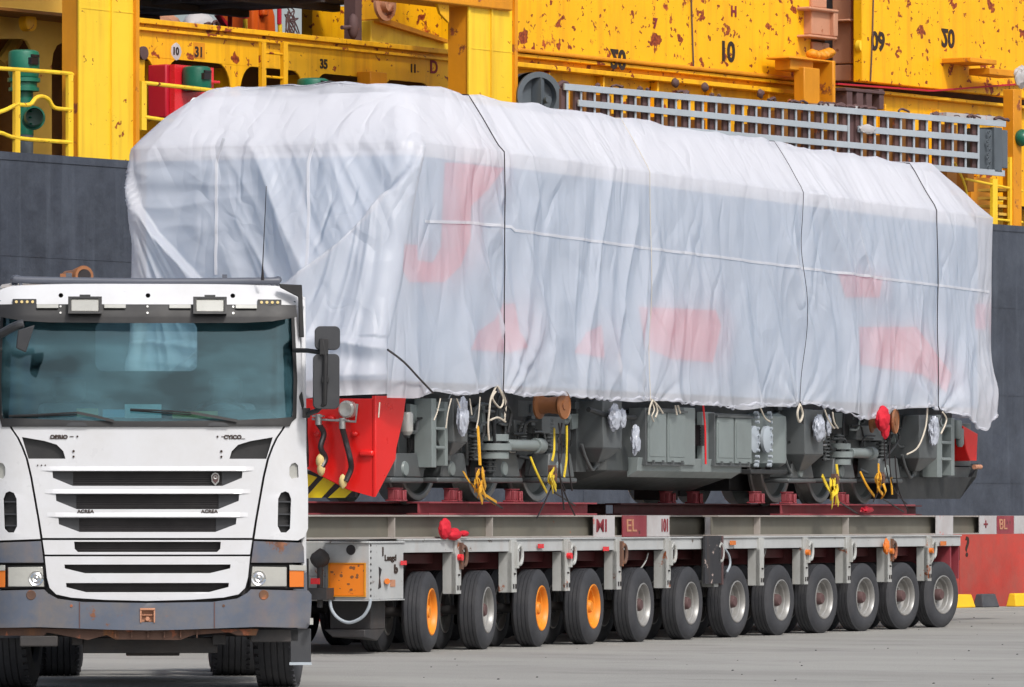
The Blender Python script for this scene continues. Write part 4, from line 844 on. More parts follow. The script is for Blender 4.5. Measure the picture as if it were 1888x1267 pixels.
def tarp_ring(ns, v):
    """v 0..1 side, 1..2 chamfer, 2..3 roof; returns list of (x, y, z)"""
    c = max(0, min(1, v-1)); r = max(0, min(1, v-2))
    s_ = sst(0, 1, c)
    df, dr, dn = .50*c**1.2, .95*c**1.15, .36*c
    A0, A1 = UFT+df, URT-dr; B0, B1 = N0+dn+(1.2*r if r else 0), N1-.50*c**1.35-(1.2*r if r else 0)
    rc = .16+.25*c
    out = []
    for kind, t in ns:
        if kind == 'n': x = A0+rc+(A1-A0-2*rc)*t; y = B0; nx, ny = 0, -1
        elif kind == 'r': x = A1; y = B0+rc+(B1-B0-2*rc)*t; nx, ny = 1, 0
        elif kind == 'f': x = A1-rc-(A1-A0-2*rc)*t; y = B1; nx, ny = 0, 1
        elif kind == 'F': x = A0; y = B1-rc-(B1-B0-2*rc)*t; nx, ny = -1, 0
        else:
            k = int(kind[1]); cx, cy = [(A1-rc, B0+rc), (A1-rc, B1-rc), (A0+rc, B1-rc), (A0+rc, B0+rc)][k]
            a = -pi/2+k*pi/2+t*pi/2; nx, ny = cos(a), sin(a); x = cx+nx*rc; y = cy+ny*rc
        if v <= 1:
            zh = lerp(hem, x-(fsh(2.7)*(1-t) if kind == 'n' else .0)) if y < 1 else (2.68 if x < (A0+A1)/2 else 2.8)
            if x > URT-.5 and y < 1: zh = lerp(hem, min(x, URT-.02))
            if kind in ('F', 'c3', 'c2'): zh = 2.64-.06*nz(y*2, 0, 50) if y > .3 else 2.64*min(1, y/.3+.0)+zh*(1-min(1, y/.3)) if y > 0 else zh
            z = zh+(ZS-zh)*v
        else:
            zh = 2.7; z = ZS+(ZR-ZS)*(c*.92+.08*s_)+.05*sin(r*pi/2)
        if x < UFT+4 and v <= 1:
            if kind == 'n': x -= fsh(z)*(1-t)
            elif kind == 'c3': x -= fsh(z)
            elif kind == 'F': x -= fsh(z)*fwt(y)
        # displacement
        wn = max(0, -ny); wf = max(0, -nx); fade = 1-.75*min(1, c)
        d = 0
        if wn > 0: d += wn*near_disp(max(UFT-1, min(URT, x)), z if v <= 1 else ZS+.001)*(fade if v > 1 else 1)
        if wf > 0: d += wf*front_disp(max(N0, min(N1, y)), z)*(fade if v > 1 else 1)
        if nx > 0 or ny > 0: d += (.03*rg(z*.5+(x+y)*1.6, z*.3, 60))*max(nx, ny, 0)
        if nx > 0: d -= .05*nx
        px_, py_ = x+nx*d, y+ny*d
        if v > 1:
            z += .02*rg(x*1.1, y*2, 61)*sst(1.1, 1.6, v)+.025*rg(x*.7+y*1.2, y*.6, 62)*c-.03*sst(.0, 1, c)*max(exp(-((x-us)/.2)**2) for us in STR)+.03*nz(x*.6, 3, 63)*c
        out.append((px_, py_, z))
    return out
NS = [('n', i/900) for i in range(901)]+[('c0', i/10) for i in range(1, 10)]+[('r', i/60) for i in range(61)]+[('c1', i/6) for i in range(1, 6)]+[('f', i/90) for i in range(91)]+[('c2', i/10) for i in range(1, 10)]+[('F', i/260) for i in range(261)]+[('c3', i/14) for i in range(1, 14)]
VS = [i/160 for i in range(161)]+[1+i/18 for i in range(1, 19)]+[2+i/6 for i in range(1, 7)]
tv = []; nr = len(NS)
for v in VS: tv += tarp_ring(NS, v)
tf = []
for j in range(len(VS)-1):
    for i in range(nr): tf.append((j*nr+i, j*nr+(i+1) % nr, (j+1)*nr+(i+1) % nr, (j+1)*nr+i))
tf.append(tuple((len(VS)-1)*nr+i for i in range(nr)))
tarp = thing('tarpaulin', TR, 'huge wrinkled translucent white tarpaulin wrapped over the locomotive', 'tarpaulin')
me = bpy.data.meshes.new('sheet'); me.from_pydata(tv, [], tf); me.materials.append(M['tarp']); me.shade_smooth()
sheet = bpy.data.objects.new('sheet', me); scene.collection.objects.link(sheet); sheet.parent = tarp
def onnear(u, z, off=.012): return Vector((u, N0-near_disp(u, z)-off, z))
def onfront(n, z, off=.012): return Vector((UFT-fsh(z)*fwt(n)-front_disp(n, z)-off, n, z))
# long pale seam, vertical front seams, hem roll
mb = MB()
pts = []
for i in range(240):
    px = 700+i*(1818-700)/239; u = TR.u(px, N0)
    if u < UFT+.2 or u > URT-.15: continue
    py = 403+(px-760)*.128 if px > 930 else 408+(px-760)*.03+max(0, px-860)*.08
    pts.append(onnear(u, TR.z(py, u, N0), .006))
mb.band(pts, .032, .004)
for px in (400, 572):
    pts = [onfront(*Cq(px+(0 if py > 300 else (300-py)*.3), py), .006) for py in range(255, 512, 6)]; mb.band(pts, .035, .004, (1, 0, 0))
mb.build('seam_tape', 'seam', tarp)
mb = MB(); pts = [onnear(UFT+.2+i*(URT-UFT-.4)/500, lerp(hem, UFT+.2+i*(URT-UFT-.4)/500)+.02+.012*sin(i*.9), -.01) for i in range(501)]
mb.tube(pts, [.014+.006*sin(i*.37)+.003*sin(i*1.3) for i in range(501)], 8); mb.build('rolled_hem', 'tarp', tarp)
# tie-down cords round the tarpaulin
def cord(us, label, mat='cable', r=.0065):
    zz_ = [lerp(hem, us)+.02+(ZS-lerp(hem, us)-.02)*i/60 for i in range(61)]; dd = [max(near_disp(us-.02, z), near_disp(us, z), near_disp(us+.03, z)) for z in zz_]
    dm = [max(dd[max(0, i-5):i+6]) for i in range(61)]; dm = [sum(dm[max(0, i-7):i+8])/len(dm[max(0, i-7):i+8]) for i in range(61)]; pts = [Vector((us, N0-dm[i]-.01, zz_[i])) for i in range(61)]
    ring = [tarp_ring([('n', (us-(UFT+.5*c**1.2+.16+.25*c))/((URT-.95*c**1.15)-(UFT+.5*c**1.2)-2*(.16+.25*c)))], 1+c)[0] for c in [k/10 for k in range(1, 11)]]
    pts += [Vector(p)+Vector((0, -.02, .015)) for p in ring]+[Vector((us, 1.5, ZR+.09))]
    mb = MB(); mb.tube(pts, r, 6); mb.tube(smooth_path([pts[0], pts[0]+Vector((.04, -.03, -.12)), pts[0]+Vector((-.03, -.03, -.2)), pts[0]+Vector((.05, -.02, -.26))], 5), .008, 6)
    solo(mb.build('tie_cord', mat), TR, label, 'cord', 'dark cords strapped over the tarpaulin')
cord(STR[0], 'dark cord tied over the tarpaulin nearest the truck')
cord(STR[1], 'thin pale cord over the tarpaulin above the tan bobbin and battery boxes', 'rope', .004)
cord(STR[2], 'thin dark cord over the tarpaulin, second from the rear end', 'cable', .004)
cord(STR[3], 'dark cord over the tarpaulin nearest its rear end')
mb = MB(); P_ = [TR.P(715, 645, N0-.35), TR.P(745, 668, N0-.22), TR.P(775, 700, N0-.16), TR.P(798, 724, N0-.12)]; mb.tube(smooth_path(P_, 6), .012, 6)
solo(mb.build('tie_cord', 'cable'), TR, 'short black cord pulling in the front lower corner of the tarpaulin', 'cord', 'dark cords strapped over the tarpaulin')
# ============================================================ LOCOMOTIVE
lo = thing('locomotive', TR, 'diesel locomotive with red plough and grey underframe hidden under white tarpaulin', 'locomotive')
ub0, ub1 = UFT+.20, URT-.25; zs = 5.16
mb = MB()
mb.hexa([(ub0-.72, .02, 2.82), (ub0+.01, .02, 2.82), (ub0+.01, 1.2, 2.82), (ub0-.5, 1.2, 2.82), (ub0-.02, .02, zs-.02), (ub0+.01, .02, zs-.02), (ub0+.01, 1.2, zs-.02), (ub0, 1.2, zs-.02)])
mb.add([(ub0, .02, 2.82), (ub1, .02, 2.82), (ub1, 3.1, 2.82), (ub0, 3.1, 2.82), (ub0, .02, zs), (ub1, .02, zs), (ub1, 3.1, zs), (ub0, 3.1, zs)], [(0, 3, 2, 1), (0, 1, 5, 4), (1, 2, 6, 5), (2, 3, 7, 6), (3, 0, 4, 7)], 0)
mb.add([(ub0, .02, zs), (ub1, .02, zs), (ub1, 3.1, zs), (ub0, 3.1, zs), (ub0+.4, .33, 5.85), (ub1-.8, .33, 5.85), (ub1-.8, 2.75, 5.85), (ub0+.4, 2.75, 5.85), (ub0, .03, 5.24), (ub1-.1, .03, 5.24), (ub1-.1, 3.1, 5.24), (ub0, 3.1, 5.24)],
       [(0, 1, 9, 8), (1, 2, 10, 9), (2, 3, 11, 10), (3, 0, 8, 11), (8, 9, 5, 4), (9, 10, 6, 5), (10, 11, 7, 6), (11, 8, 4, 7), (4, 5, 6, 7)], 1)
body = mb.build('body', ['lblue', 'lwhite'], lo, smooth=0)
def livery(pts):
    ppoly(TR, pts, .004, .018).build('livery_patch', 'lred', body)
livery([(748, 450), (770, 452), (770, 480), (800, 485), (815, 455), (822, 300), (868, 302), (868, 440), (850, 490), (820, 520), (755, 520), (745, 500)])
livery([(868, 303), (930, 310), (900, 350), (868, 380)])
livery([(930, 560), (950, 560), (958, 610), (975, 640), (940, 650), (870, 645), (885, 610), (915, 590)])
livery([(1180, 566), (1320, 572), (1330, 600), (1315, 668), (1240, 662), (1190, 640)])
livery([(1085, 612), (1110, 600), (1115, 660), (1060, 650)])
livery([(1585, 603), (1690, 603), (1755, 690), (1745, 722), (1700, 690), (1588, 672)])
livery([(1545, 500), (1628, 510), (1622, 548), (1560, 548)])
livery([(1800, 560), (1818, 560), (1818, 608), (1800, 606)])
# red plough at the front
ufn = TR.u(690, .05); mb = MB()
def Qn(px, py): return TR.Q(px, py, ufn)
fr_pts = [(745-60, 735), (690, 735), (690, 917), (640, 905), (560, 862), (300, 862), (300, 735)]
pf = [(lambda p: (p.y, p.z))(Qn(a, b)) for a, b in ((690, 735), (690, 917), (640, 903), (560, 862), (300, 862), (300, 735))]
mb.plate(pf, (), ufn, ufn+.04, axis='x')
n0 = .05; sidep = [(lambda p: (p.x, p.z))(TR.P(a, b, n0)) for a, b in ((690, 917), (727, 846), (728, 826), (741, 770), (746, 730), (690, 730))]
mb.plate(sidep, (), n0-.02, n0+.03); pl = mb.build('plough', 'red', lo, bevel=.008)
mb = MB(); c_ = Qn(692, 836); mb.box(ufn-.05, ufn+.02, c_.y-.02+.03, c_.y+.17, c_.z-.03, c_.z+.03); mb.build('step_recess', 'red', pl, bevel=.02)
mb = MB()
for px, py in ((612, 772), (655, 800), (587, 800)): c_ = Qn(px, py); ico(c_+Vector((-.03, 0, 0)), .04, 2, (.5, 1, .7), .05, 2, 1, mb); mb.mark()
mb.split('grab_lug', 'red', pl)
mb = MB()
for pts in ([(598, 782), (604, 800), (602, 825), (607, 845), (604, 862)], [(642, 790), (646, 820), (656, 845), (654, 865), (648, 888)], [(573, 768), (569, 800), (575, 835), (571, 860)]): mb.tube(smooth_path([Qn(*p)+Vector((-.14+.05*(i % 2), 0, 0)) for i, p in enumerate(pts)], 5), .03, 10); mb.mark()
mb.split('brake_hose', 'cable', lo)
mb = MB()
for px, py in ((598, 775), (642, 782)): mb.mark(); c_ = Qn(px, py)+Vector((-.14, 0, 0)); mb.cyl(c_+Vector((0, 0, -.05)), c_+Vector((0, 0, .06)), .035); mb.box(c_.x-.03, c_.x+.03, c_.y-.06, c_.y+.06, c_.z+.03, c_.z+.05)
mb.tube([Qn(585, 773)+Vector((-.12, 0, 0)), Qn(665, 778)+Vector((-.12, 0, 0)), Qn(668, 745)+Vector((-.12, 0, 0))], .013); mb.split('hose_gland', 'steel', lo)
mb = MB()
for px, py in ((602, 865), (642, 888), (600, 850)): ico(Qn(px, py)+Vector((-.13, 0, 0)), .05, 2, (.7, .8, 1.3), .2, 2, px, mb); mb.mark()
mb.split('hose_coupling', 'papery', lo)
mb = MB(); c_ = Qn(646, 755); mb.lathe(c_+Vector((-.1, 0, 0)), (1, 0, 0), [(0, .001), (-.02, .07), (0, .09), (.08, .09)], 24); mb.build('headlamp', 'lens', lo)
uq = ufn+.1; mb = MB(); a = TR.Q(655, 917, uq); b_ = TR.Q(655, 868, uq); mb.box(uq, uq+.05, a.y, 2.9, a.z, b_.z, 0); pp = mb.build('pilot_plate', 'cable', lo)
mb = MB()
for x in (565, 608, 651, 520, 476):
    q = [TR.Q(x-45, 918, uq-.004), TR.Q(x-15, 918, uq-.004), TR.Q(x+20, 880, uq-.004), TR.Q(x-4, 872, uq-.004)]
    if x == 651: q = [TR.Q(605, 918, uq-.004), TR.Q(636, 918, uq-.004), TR.Q(655, 900, uq-.004), TR.Q(630, 895, uq-.004)]
    mb.plate([(p.y, p.z) for p in q], (), uq-.006, uq-.001, axis='x'); mb.mark()
mb.split('hazard_stripe', 'hazy', pp)
# underframe sill
mb = MB(); mb.box(ub0-.3, ub1-.2, .3, 2.8, 2.42, 2.81); mb.box(ub0+.3, ub1-.3, .9, 2.2, 2.2, 2.42); mb.build('underframe', 'ldark', lo, bevel=.01)
# wheels
WU = [TR.u(p, .62) for p in (768, 887, 988, 1428, 1510, 1591)]
wp = None
def wheel_l():
    mb = MB(); mb.lathe((0, 0, 0), (0, 1, 0), [(.10, .001), (.02, .05), (.02, .12), (.09, .15), (.07, .40), (.01, .42), (0, .44), (0, .495), (.012, .505), (.13, .51), (.14, .54), (.17, .54), (.17, .3), (.17, .001)], 48, [0, 0, 0, 1, 1, 1, 2, 2, 2, 2, 2, 1, 1]); return mb
for i, u in enumerate(WU):
    for n in (.60, 2.40):
        if wp is None: wp = wheel_l().build('wheel', ['lgrey', 'lgrey2', 'steel'], lo); o = wp
        else: o = copy_tree(wp, lo)
        o.location = (u, n, 1.572+.51); o.rotation_euler = (0, 0, 0 if n < 1 else pi)
mb = MB()
for u in WU: mb.cyl((u, .7, 2.08), (u, 2.3, 2.08), .09); mb.mark()
mb.split('axle', 'ldark', lo)
# bogie side frames
def bogie(x0, x1, base):
    mb = MB(); n = .42
    ppoly(TR, [(x0, 772), (x1, 776), (x1, 850), (x1-20, 868), (x1-45, 868), (x1-62, 842), (x1-88, 838), (x1-102, 866), (x1-128, 866), (x1-142, 838), (x0+96, 836), (x0+82, 866), (x0+52, 868), (x0+36, 842), (x0, 838)], n, n+.14, mb, [[(x0+24, 790), (x0+60, 790), (x0+60, 818), (x0+24, 818)], [(x1-70, 792), (x1-40, 792), (x1-40, 815), (x1-70, 815)]])
    return mb.build('bogie_frame', 'lgrey', lo, bevel=.012)
bf1 = bogie(745, 1062, 0); bf2 = bogie(1405, 1665, 1)
def L(name, items, mat, parent=lo, bevel=.008):
    mb = MB()
    for it in items: pbox(TR, *it, mb); mb.mark()
    return mb.split(name, mat, parent, bevel=bevel)
# axle boxes and their pans
for k, x in enumerate((752, 838, 935, 1035, 1480, 1556, 1640)):
    sc = 1 if k < 4 else .84
    w, h = 30*sc, 36*sc; y = 868 if k < 4 else 872
    mb = MB(); pbox(TR, x-w, x+w, y+h*.35, y+h*.62, .12, .45, mb); ppoly(TR, [(x-w*.7, y-h*.9), (x+w*.6, y-h*.9), (x+w*.85, y+h*.34), (x-w*.8, y+h*.34)], .2, .5, mb)
    mb.build('axle_box', 'lgrey', lo, bevel=.02)
    mb = MB(); c_ = TR.P(x-w*.1, y-h*.1, .18); mb.lathe(c_, (0, 1, 0), [(0, .001), (0, .07), (.03, .09), (.06, .09)], 20); mb.build('bearing_cap', 'lgrey2', lo)
# springs/dampers
mb = MB()
for x, y0, y1 in ((875, 790, 850), (902, 800, 872), (960, 780, 830), (1010, 770, 830), (1520, 790, 850), (1625, 790, 850), (1546, 800, 868)):
    a = TR.P(x, y0, .25); b_ = TR.P(x, y1, .25); k = 9
    mb.cyl(a, b_, .035, n=10)
    for j in range(k): p = a.lerp(b_, (j+.5)/k); mb.lathe(p-Vector((0, 0, .012)), (0, 0, 1), [(0, .05), (.005, .07), (.018, .07), (.024, .05)], 16)
    mb.mark()
mb.split('coil_spring', 'lgrey', lo)
# central yaw damper / brake cylinders
mb = MB()
for sx_, cx_, cy_ in ((1, 925, 824), (.82, 1500+62, 838)):
    c_ = TR.P(cx_, cy_, .1)
    for dz, r in ((.10, .17), (.0, .2), (-.09, .17)): mb.cyl(c_+Vector((0, .1, dz-.04)), c_+Vector((0, .1, dz+.035)), r*sx_, n=24)
    mb.cyl(c_+Vector((.1, 0, .02)), c_+Vector((1.0*sx_, -.02, .02)), .062, n=16); mb.cyl(c_+Vector((.85*sx_, -.02, .02)), c_+Vector((1.02*sx_, -.02, .02)), .085, n=16); mb.mark()
mb.split('brake_cylinder', 'lgrey2', lo, bevel=.004)
# ladder frames
def stepladder(x0, x1, y0, y1, n=.05):
    mb = MB(); w = (x1-x0)*.18
    pbox(TR, x0, x0+w*1.6, y0, y1, n, n+.2, mb); pbox(TR, x1-w, x1, y0+6, y1-3, n, n+.2, mb)
    k = 3
    for j in range(k): y = y0+12+(y1-y0-30)*j/(k-.2)+6; pbox(TR, x0+w*1.6, x1-w, y, y+5, n-.01, n+.18, mb)
    o = mb.build('step_ladder', 'lgrey2', lo, bevel=.004)
    pbox(TR, x0+w*1.6, x1-w, y0+4, y1-4, n+.19, n+.21).build('ladder_back', 'ldark', o); return o
stepladder(796, 826, 735, 862); stepladder(1728, 1760, 765, 880)
ppoly(TR, [(780, 880), (806, 735), (796, 735), (768, 880)], .3, .34).build('bracket_plate', 'lgrey', lo)
# sand / hopper boxes (box with pyramid bottom)
def hopper(x0, x1, xe, y0, ym, yb, n=.02, dep=.5):
    u0, u1 = TR.u(x0, n), TR.u(x1, n); zt_, zm, zb_ = TR.z(y0, u0, n), TR.z(ym, u0, n), TR.z(yb, u0, n); d1 = dep; s = u1-u0; mb = MB()
    mb.hexa([(u0, n, zm), (u1, n, zm), (u1, n+d1, zm), (u0, n+d1, zm), (u0, n, zt_), (u1, n, zt_), (u1, n+d1, zt_), (u0, n+d1, zt_)])
    mb.hexa([(u0+s*.35, n+d1*.35, zb_), (u1-s*.35, n+d1*.35, zb_), (u1-s*.35, n+d1*.65, zb_), (u0+s*.35, n+d1*.65, zb_), (u0+.002, n+.002, zm), (u1-.002, n+.002, zm), (u1-.002, n+d1, zm), (u0+.002, n+d1, zm)])
    o = mb.build('sand_box', 'lgrey', lo, bevel=.008)
    mb = MB(); c_ = Vector((u0+s*.5, n+d1*.5, zb_)); mb.cyl(c_+Vector((0, 0, .02)), c_+Vector((0, 0, -.06)), .05, .03, 12); mb.tube(smooth_path([c_+Vector((0, 0, -.03)), c_+Vector((-.12, 0, -.08)), c_+Vector((-.3, 0, .05)), c_+Vector((-.42, 0, .2))], 5), .02, 8)
    mb.build('outlet_pipe', 'lgrey', o); return o
hopper(1112, 1147, 0, 738, 826, 852, .0, .40); hopper(1484, 1518, 0, 755, 838, 868, .0, .45); hopper(1695, 1728, 0, 765, 845, 868, .0, .40)
hopper(836, 862, 0, 735, 815, 838, .0, .30)
# pale face strips on hoppers (front side doors)
for x0, x1, y0, y1 in ((1062, 1080, 738, 870), ): pbox(TR, x0, x1, y0, y1, .3, .45).build('bracket_plate', 'lgrey', lo)
# clutter list: n0, n1
L('equipment_case', [(735, 792, 762, 850, .35, .6), (742, 785, 850, 866, .3, .6), (955, 1000, 738, 770, .3, .7), (1000, 1042, 768, 800, .2, .5), (1010, 1030, 800, 832, .25, .4), (1515, 1560, 745, 790, .3, .8), (1580, 1628, 785, 812, .2, .5)], 'lgrey')
L('equipment_case', [(880, 950, 736, 778, .4, .9), (1055, 1075, 740, 790, .4, .8), (1380, 1400, 760, 850, .5, .9), (1440, 1480, 760, 850, .55, .9), (1660, 1690, 760, 850, .5, .9), (1450, 1470, 770, 830, .3, .5)], 'ldark')
for x, y, w in ((750, 760, 9), (822, 745, 6), (1770, 790, 7), (1765, 775, 8)):
    a = TR.P(x, y, .12); MB().lathe(a, (0, 0, -1), [(0, .001), (0, w*.006), (.02, w*.0075), (.2, w*.0075), (.24, w*.004), (.24, .001)], 18).build('filter_bowl', 'lens' if w == 9 else 'lgrey2', lo)
MB().cyl(TR.P(760, 820, .34), TR.P(760, 820, .30), .06, n=20).build('round_hole', 'cable', lo)
# compact details: many bolts, brackets, pipes
mb = MB()
rnd = random.Random(3)
for i in range(90):
    a, b = rnd.choice([(735, 1075), (1385, 1700)]); x = rnd.uniform(a, b); y = rnd.uniform(745, 868); p = TR.P(x, y, rnd.choice([.40, .33, .28, .5]))
    t = rnd.random()
    if t < .45: mb.box(p.x-.03-.05*rnd.random(), p.x+.03+.05*rnd.random(), p.y-.03, p.y+.05, p.z-.02-.06*rnd.random(), p.z+.02+.05*rnd.random())
    elif t < .75: mb.cyl(p, p+Vector((0, -.05, 0)), .02+.02*rnd.random(), n=10)
    else: mb.cyl(p, p+Vector((rnd.uniform(.1, .4), 0, rnd.uniform(-.05, .05))), .02, n=8)
    mb.mark()
mb.split('fitting', 'lgrey', lo, bevel=.003)
mb = MB()
for i in range(40):
    a, b = rnd.choice([(740, 1070), (1390, 1690)]); x = rnd.uniform(a, b); y = rnd.uniform(745, 800); n = rnd.uniform(.1, .35)
    ptube(TR, [(x, y), (x+rnd.uniform(-10, 10), y+rnd.uniform(10, 40)), (x+rnd.uniform(-25, 25), y+rnd.uniform(30, 85))], n, rnd.uniform(.008, .018), mb, 4, 6); mb.mark()
ptube(TR, [(1085, 755), (1130, 768), (1170, 770)], .0, .03, mb, 3, 8); mb.mark()
for y in (752, 760): ptube(TR, [(1080, y), (1180, y+6)], .25, .018, mb, 2, 6); mb.mark()
mb.split('pipe', 'ldark', lo)
# denser gear on both bogies: guard plates, horn cheeks, valves, bent pipes
rnd = random.Random(21)
for a0, b0 in ((742, 1070), (1395, 1690)):
    sc_ = 1 if a0 < 1000 else .85; x = a0
    while x < b0:
        y0 = rnd.uniform(738, 775)+(12 if sc_ < 1 else 0); h_ = rnd.uniform(18, 60)*sc_; w_ = rnd.uniform(5, 18)*sc_; n_ = rnd.uniform(.22, .40)
        mt = rnd.choice(['lgrey', 'lgrey', 'ldark', 'lgrey2']); mb = MB(); k_ = rnd.random()
        if k_ < .45: ppoly(TR, [(x, y0), (x+w_, y0+rnd.uniform(-4, 4)), (x+w_*rnd.uniform(.7, 1.3), y0+h_), (x+w_*rnd.uniform(.0, .4), y0+h_+rnd.uniform(-8, 8))], n_, n_+.06, mb)
        elif k_ < .75: p = TR.P(x+w_/2, y0, n_); r_ = w_*.0028; mb.lathe(p, (0, 0, -1), [(0, .001), (0, r_*.7), (.02, r_), (h_*.0035, r_), (h_*.0038, r_*1.3), (h_*.0042, r_*1.3), (h_*.0045, .001)], 16)
        else: p = TR.P(x+w_/2, y0+h_*.6, n_); r_ = rnd.uniform(.04, .085); mb.lathe(p, (-.3, -1, 0), [(-.1, r_), (0, r_), (.015, r_*.8), (.015, r_*.45), (.05, r_*.4), (.05, .001)], 18)
        mb.build('guard_plate' if k_ < .45 else ('valve_cylinder' if k_ < .75 else 'valve_cap'), mt, lo, bevel=.006 if k_ < .45 else 0); x += rnd.uniform(7, 15)*sc_
    for k_ in range(14):
        x = rnd.uniform(a0, b0-30); y = rnd.uniform(745, 830); n_ = rnd.uniform(.12, .22); d_ = rnd.uniform(20, 60)*sc_; q = rnd.choice([-1, 1])
        ptube(TR, [(x, y), (x+d_*.4, y), (x+d_*.5, y+q*8), (x+d_*.55, y+q*18), (x+d_*.7, y+q*24), (x+d_, y+q*24)], n_, rnd.uniform(.010, .02), MB(), 4, 8).build('air_pipe', rnd.choice(['lgrey2', 'lgrey', 'steel', 'ldark']), lo)
# fuel tank with battery boxes
mb = MB(); n = .1
ut0, ut1 = TR.u(1075, n), TR.u(1372, n)
zc_ = TR.z(745, ut0, n); za = TR.z(882, TR.u(1190, n), n); zb_ = TR.z(905, TR.u(1150, n), n)
prof = [(.10, 1.93), (.12, 2.35), (.12, 2.5), (2.9, 2.5), (2.9, 1.93), (2.3, 1.74), (.75, 1.72)]
uu = [(TR.u(1060, .4), .35), (TR.u(1120, .1), 0), (TR.u(1368, .1), 0)]
vs = []; k = len(prof)
for u, s in uu: vs += [(u, p[0]+s*(.9 if p[0] < 1.5 else 0), max(p[1], 1.9 if s else 0) if s else p[1]) for p in prof]
fs = [(j*k+i, j*k+(i+1) % k, (j+1)*k+(i+1) % k, (j+1)*k+i) for j in range(len(uu)-1) for i in range(k)]+[tuple(range(k)), tuple((len(uu)-1)*k+i for i in range(k-1, -1, -1))]
tank = MB().add(vs, fs).build('fuel_tank', 'lmid', lo, bevel=.01)
mb = MB(); a, b = TR.u(1177, -.02), TR.u(1368, -.02); mb.hexa([(a, .0, 1.93), (b, .0, 1.93), (b, .12, 1.86), (a, .12, 1.86), (a, -.02, 2.08), (b, -.02, 2.08), (b, .12, 2.08), (a, .12, 2.08)]); mb.build('tank_skirt', 'lgrey2', lo, bevel=.004)
def batt(x0, x1, y0, y1, nd, mid=None):
    n = -.06; u0, u1 = TR.u(x0, n), TR.u(x1, n); z0 = TR.z(y1, u0, n); z1_ = TR.z(y0, u0, n)
    o = MB().box(u0, u1, n, .15, z0, z1_).build('battery_box', 'lgrey', lo, bevel=.006)
    w = (u1-u0)/nd; mb = MB()
    for k in range(nd):
        a = u0+w*k+.03; b = u0+w*(k+1)-.02; mb.box(a, b, n-.02, n-.002, z0+.04, z1_-.05)
        mb.box(a+.03, b-.03, n-.026, n-.021, z0+.1, z1_-.1)
    d = mb.build('box_door', 'lgrey2', o, bevel=.004)
    mb = MB(); mb.box(u0-.01, u1+.01, n-.04, n-.021, z1_-.045, z1_-.02)
    for k in range(nd*2): a = u0+w*(k/2+.25); mb.box(a-.012, a+.012, n-.045, n-.021, z0+.02, z0+.06)
    mb.build('hinge_strip', 'lgrey', o); return o
batt(1191, 1262, 752, 858, 2); batt(1318, 1384, 762, 860, 2)
L('cable_trough', [(1262, 1282, 752, 858, -.04, .1), (1296, 1318, 760, 858, .02, .1)], 'lgrey2', lo)
mb = MB(); c_ = TR.P(1290, 803, .02); mb.box(c_.x-.06, c_.x+.06, c_.y-.03, c_.y+.08, c_.z-.12, c_.z+.12)
for k in range(7): mb.box(c_.x-.075, c_.x+.05, c_.y-.05, c_.y-.031, c_.z-.11+k*.032, c_.z-.095+k*.032)
mb.build('ribbed_socket', 'cable', lo)
ptube(TR, [(1296, 745), (1298, 765), (1300, 790), (1301, 856)], -.08, .012, k=4).build('red_wire', 'redlens', lo)
# air tanks (vertical ribbed cylinders)
for x, r in ((1388, .2), (1412, .24)):
    a = TR.P(x, 762, .3); b_ = TR.P(x, 862, .3); mb = MB(); mb.lathe(b_, (0, 0, 1), [(0, .001), (0, r*.7), (.05, r), (.1, r*1.03), (b_.z*0+(a.z-b_.z)-.1, r*1.03), (a.z-b_.z-.04, r), (a.z-b_.z, r*.6), (a.z-b_.z, .001)], 28); o = mb.build('air_reservoir', 'lgrey2', lo)
    q = TR.P(x+7, 810, .02); mb = MB()
    for k in range(12): t = -pi/2+pi*k/11; mb.cyl((q.x+.0+.05*cos(t), .05, q.z+.26*sin(t)*1.2), (q.x+.0+.05*cos(t), -.0, q.z+.26*sin(t)*1.2), .018, n=8)
    mb.lathe((q.x, .08, q.z), (0, -1, 0), [(0, .16), (.04, .16), (.06, .1), (.06, 0)], 20); mb.build('flange_bolts', 'alu', o)
L('reservoir_tray', [(1385, 1450, 866, 874, .05, .6)], 'ldark')
# rear end apron
ppoly(TR, [(1655, 880), (1800, 880), (1805, 855), (1770, 920), (1655, 920)], .25, 2.6).build('rear_apron', 'ldark', lo)
ppoly(TR, [(1660, 858), (1790, 862), (1788, 882), (1660, 882)], .3, .5).build('apron_ledge', 'lgrey', lo, bevel=.005)
L('rear_case', [(1745, 1790, 780, 860, .35, .9)], 'lgrey')
ppoly(TR, [(1776, 785), (1803, 800), (1801, 850), (1789, 850), (1782, 830)], .1, .35).build('rear_plough', 'red', lo, bevel=.01)
MB().cyl(TR.P(1796, 861, .2), TR.P(1808, 861, .2), .03).build('step_pin', 'salmon', lo)
L('lower_clutter', [(1226, 1250, 898, 922, 1.2, 1.6), (1345, 1395, 860, 905, .9, 1.5), (1255, 1290, 895, 915, 1.4, 1.7)], 'ldark')
# plastic-film wrapped fittings
for k, (x, y, w, h) in enumerate(((853, 768, .09, .16), (1133, 770, .10, .12), (1510, 790, .11, .13), (1722, 795, .10, .16), (1172, 812, .08, .14), (1148, 772, .06, .09), (1528, 785, .05, .1))):
    ico(TR.P(x, y, -.08), 1, 4, (w*.9, w*.5, h), .34, 1.5, k*3.1).build('film_wrap', 'bag', lo)
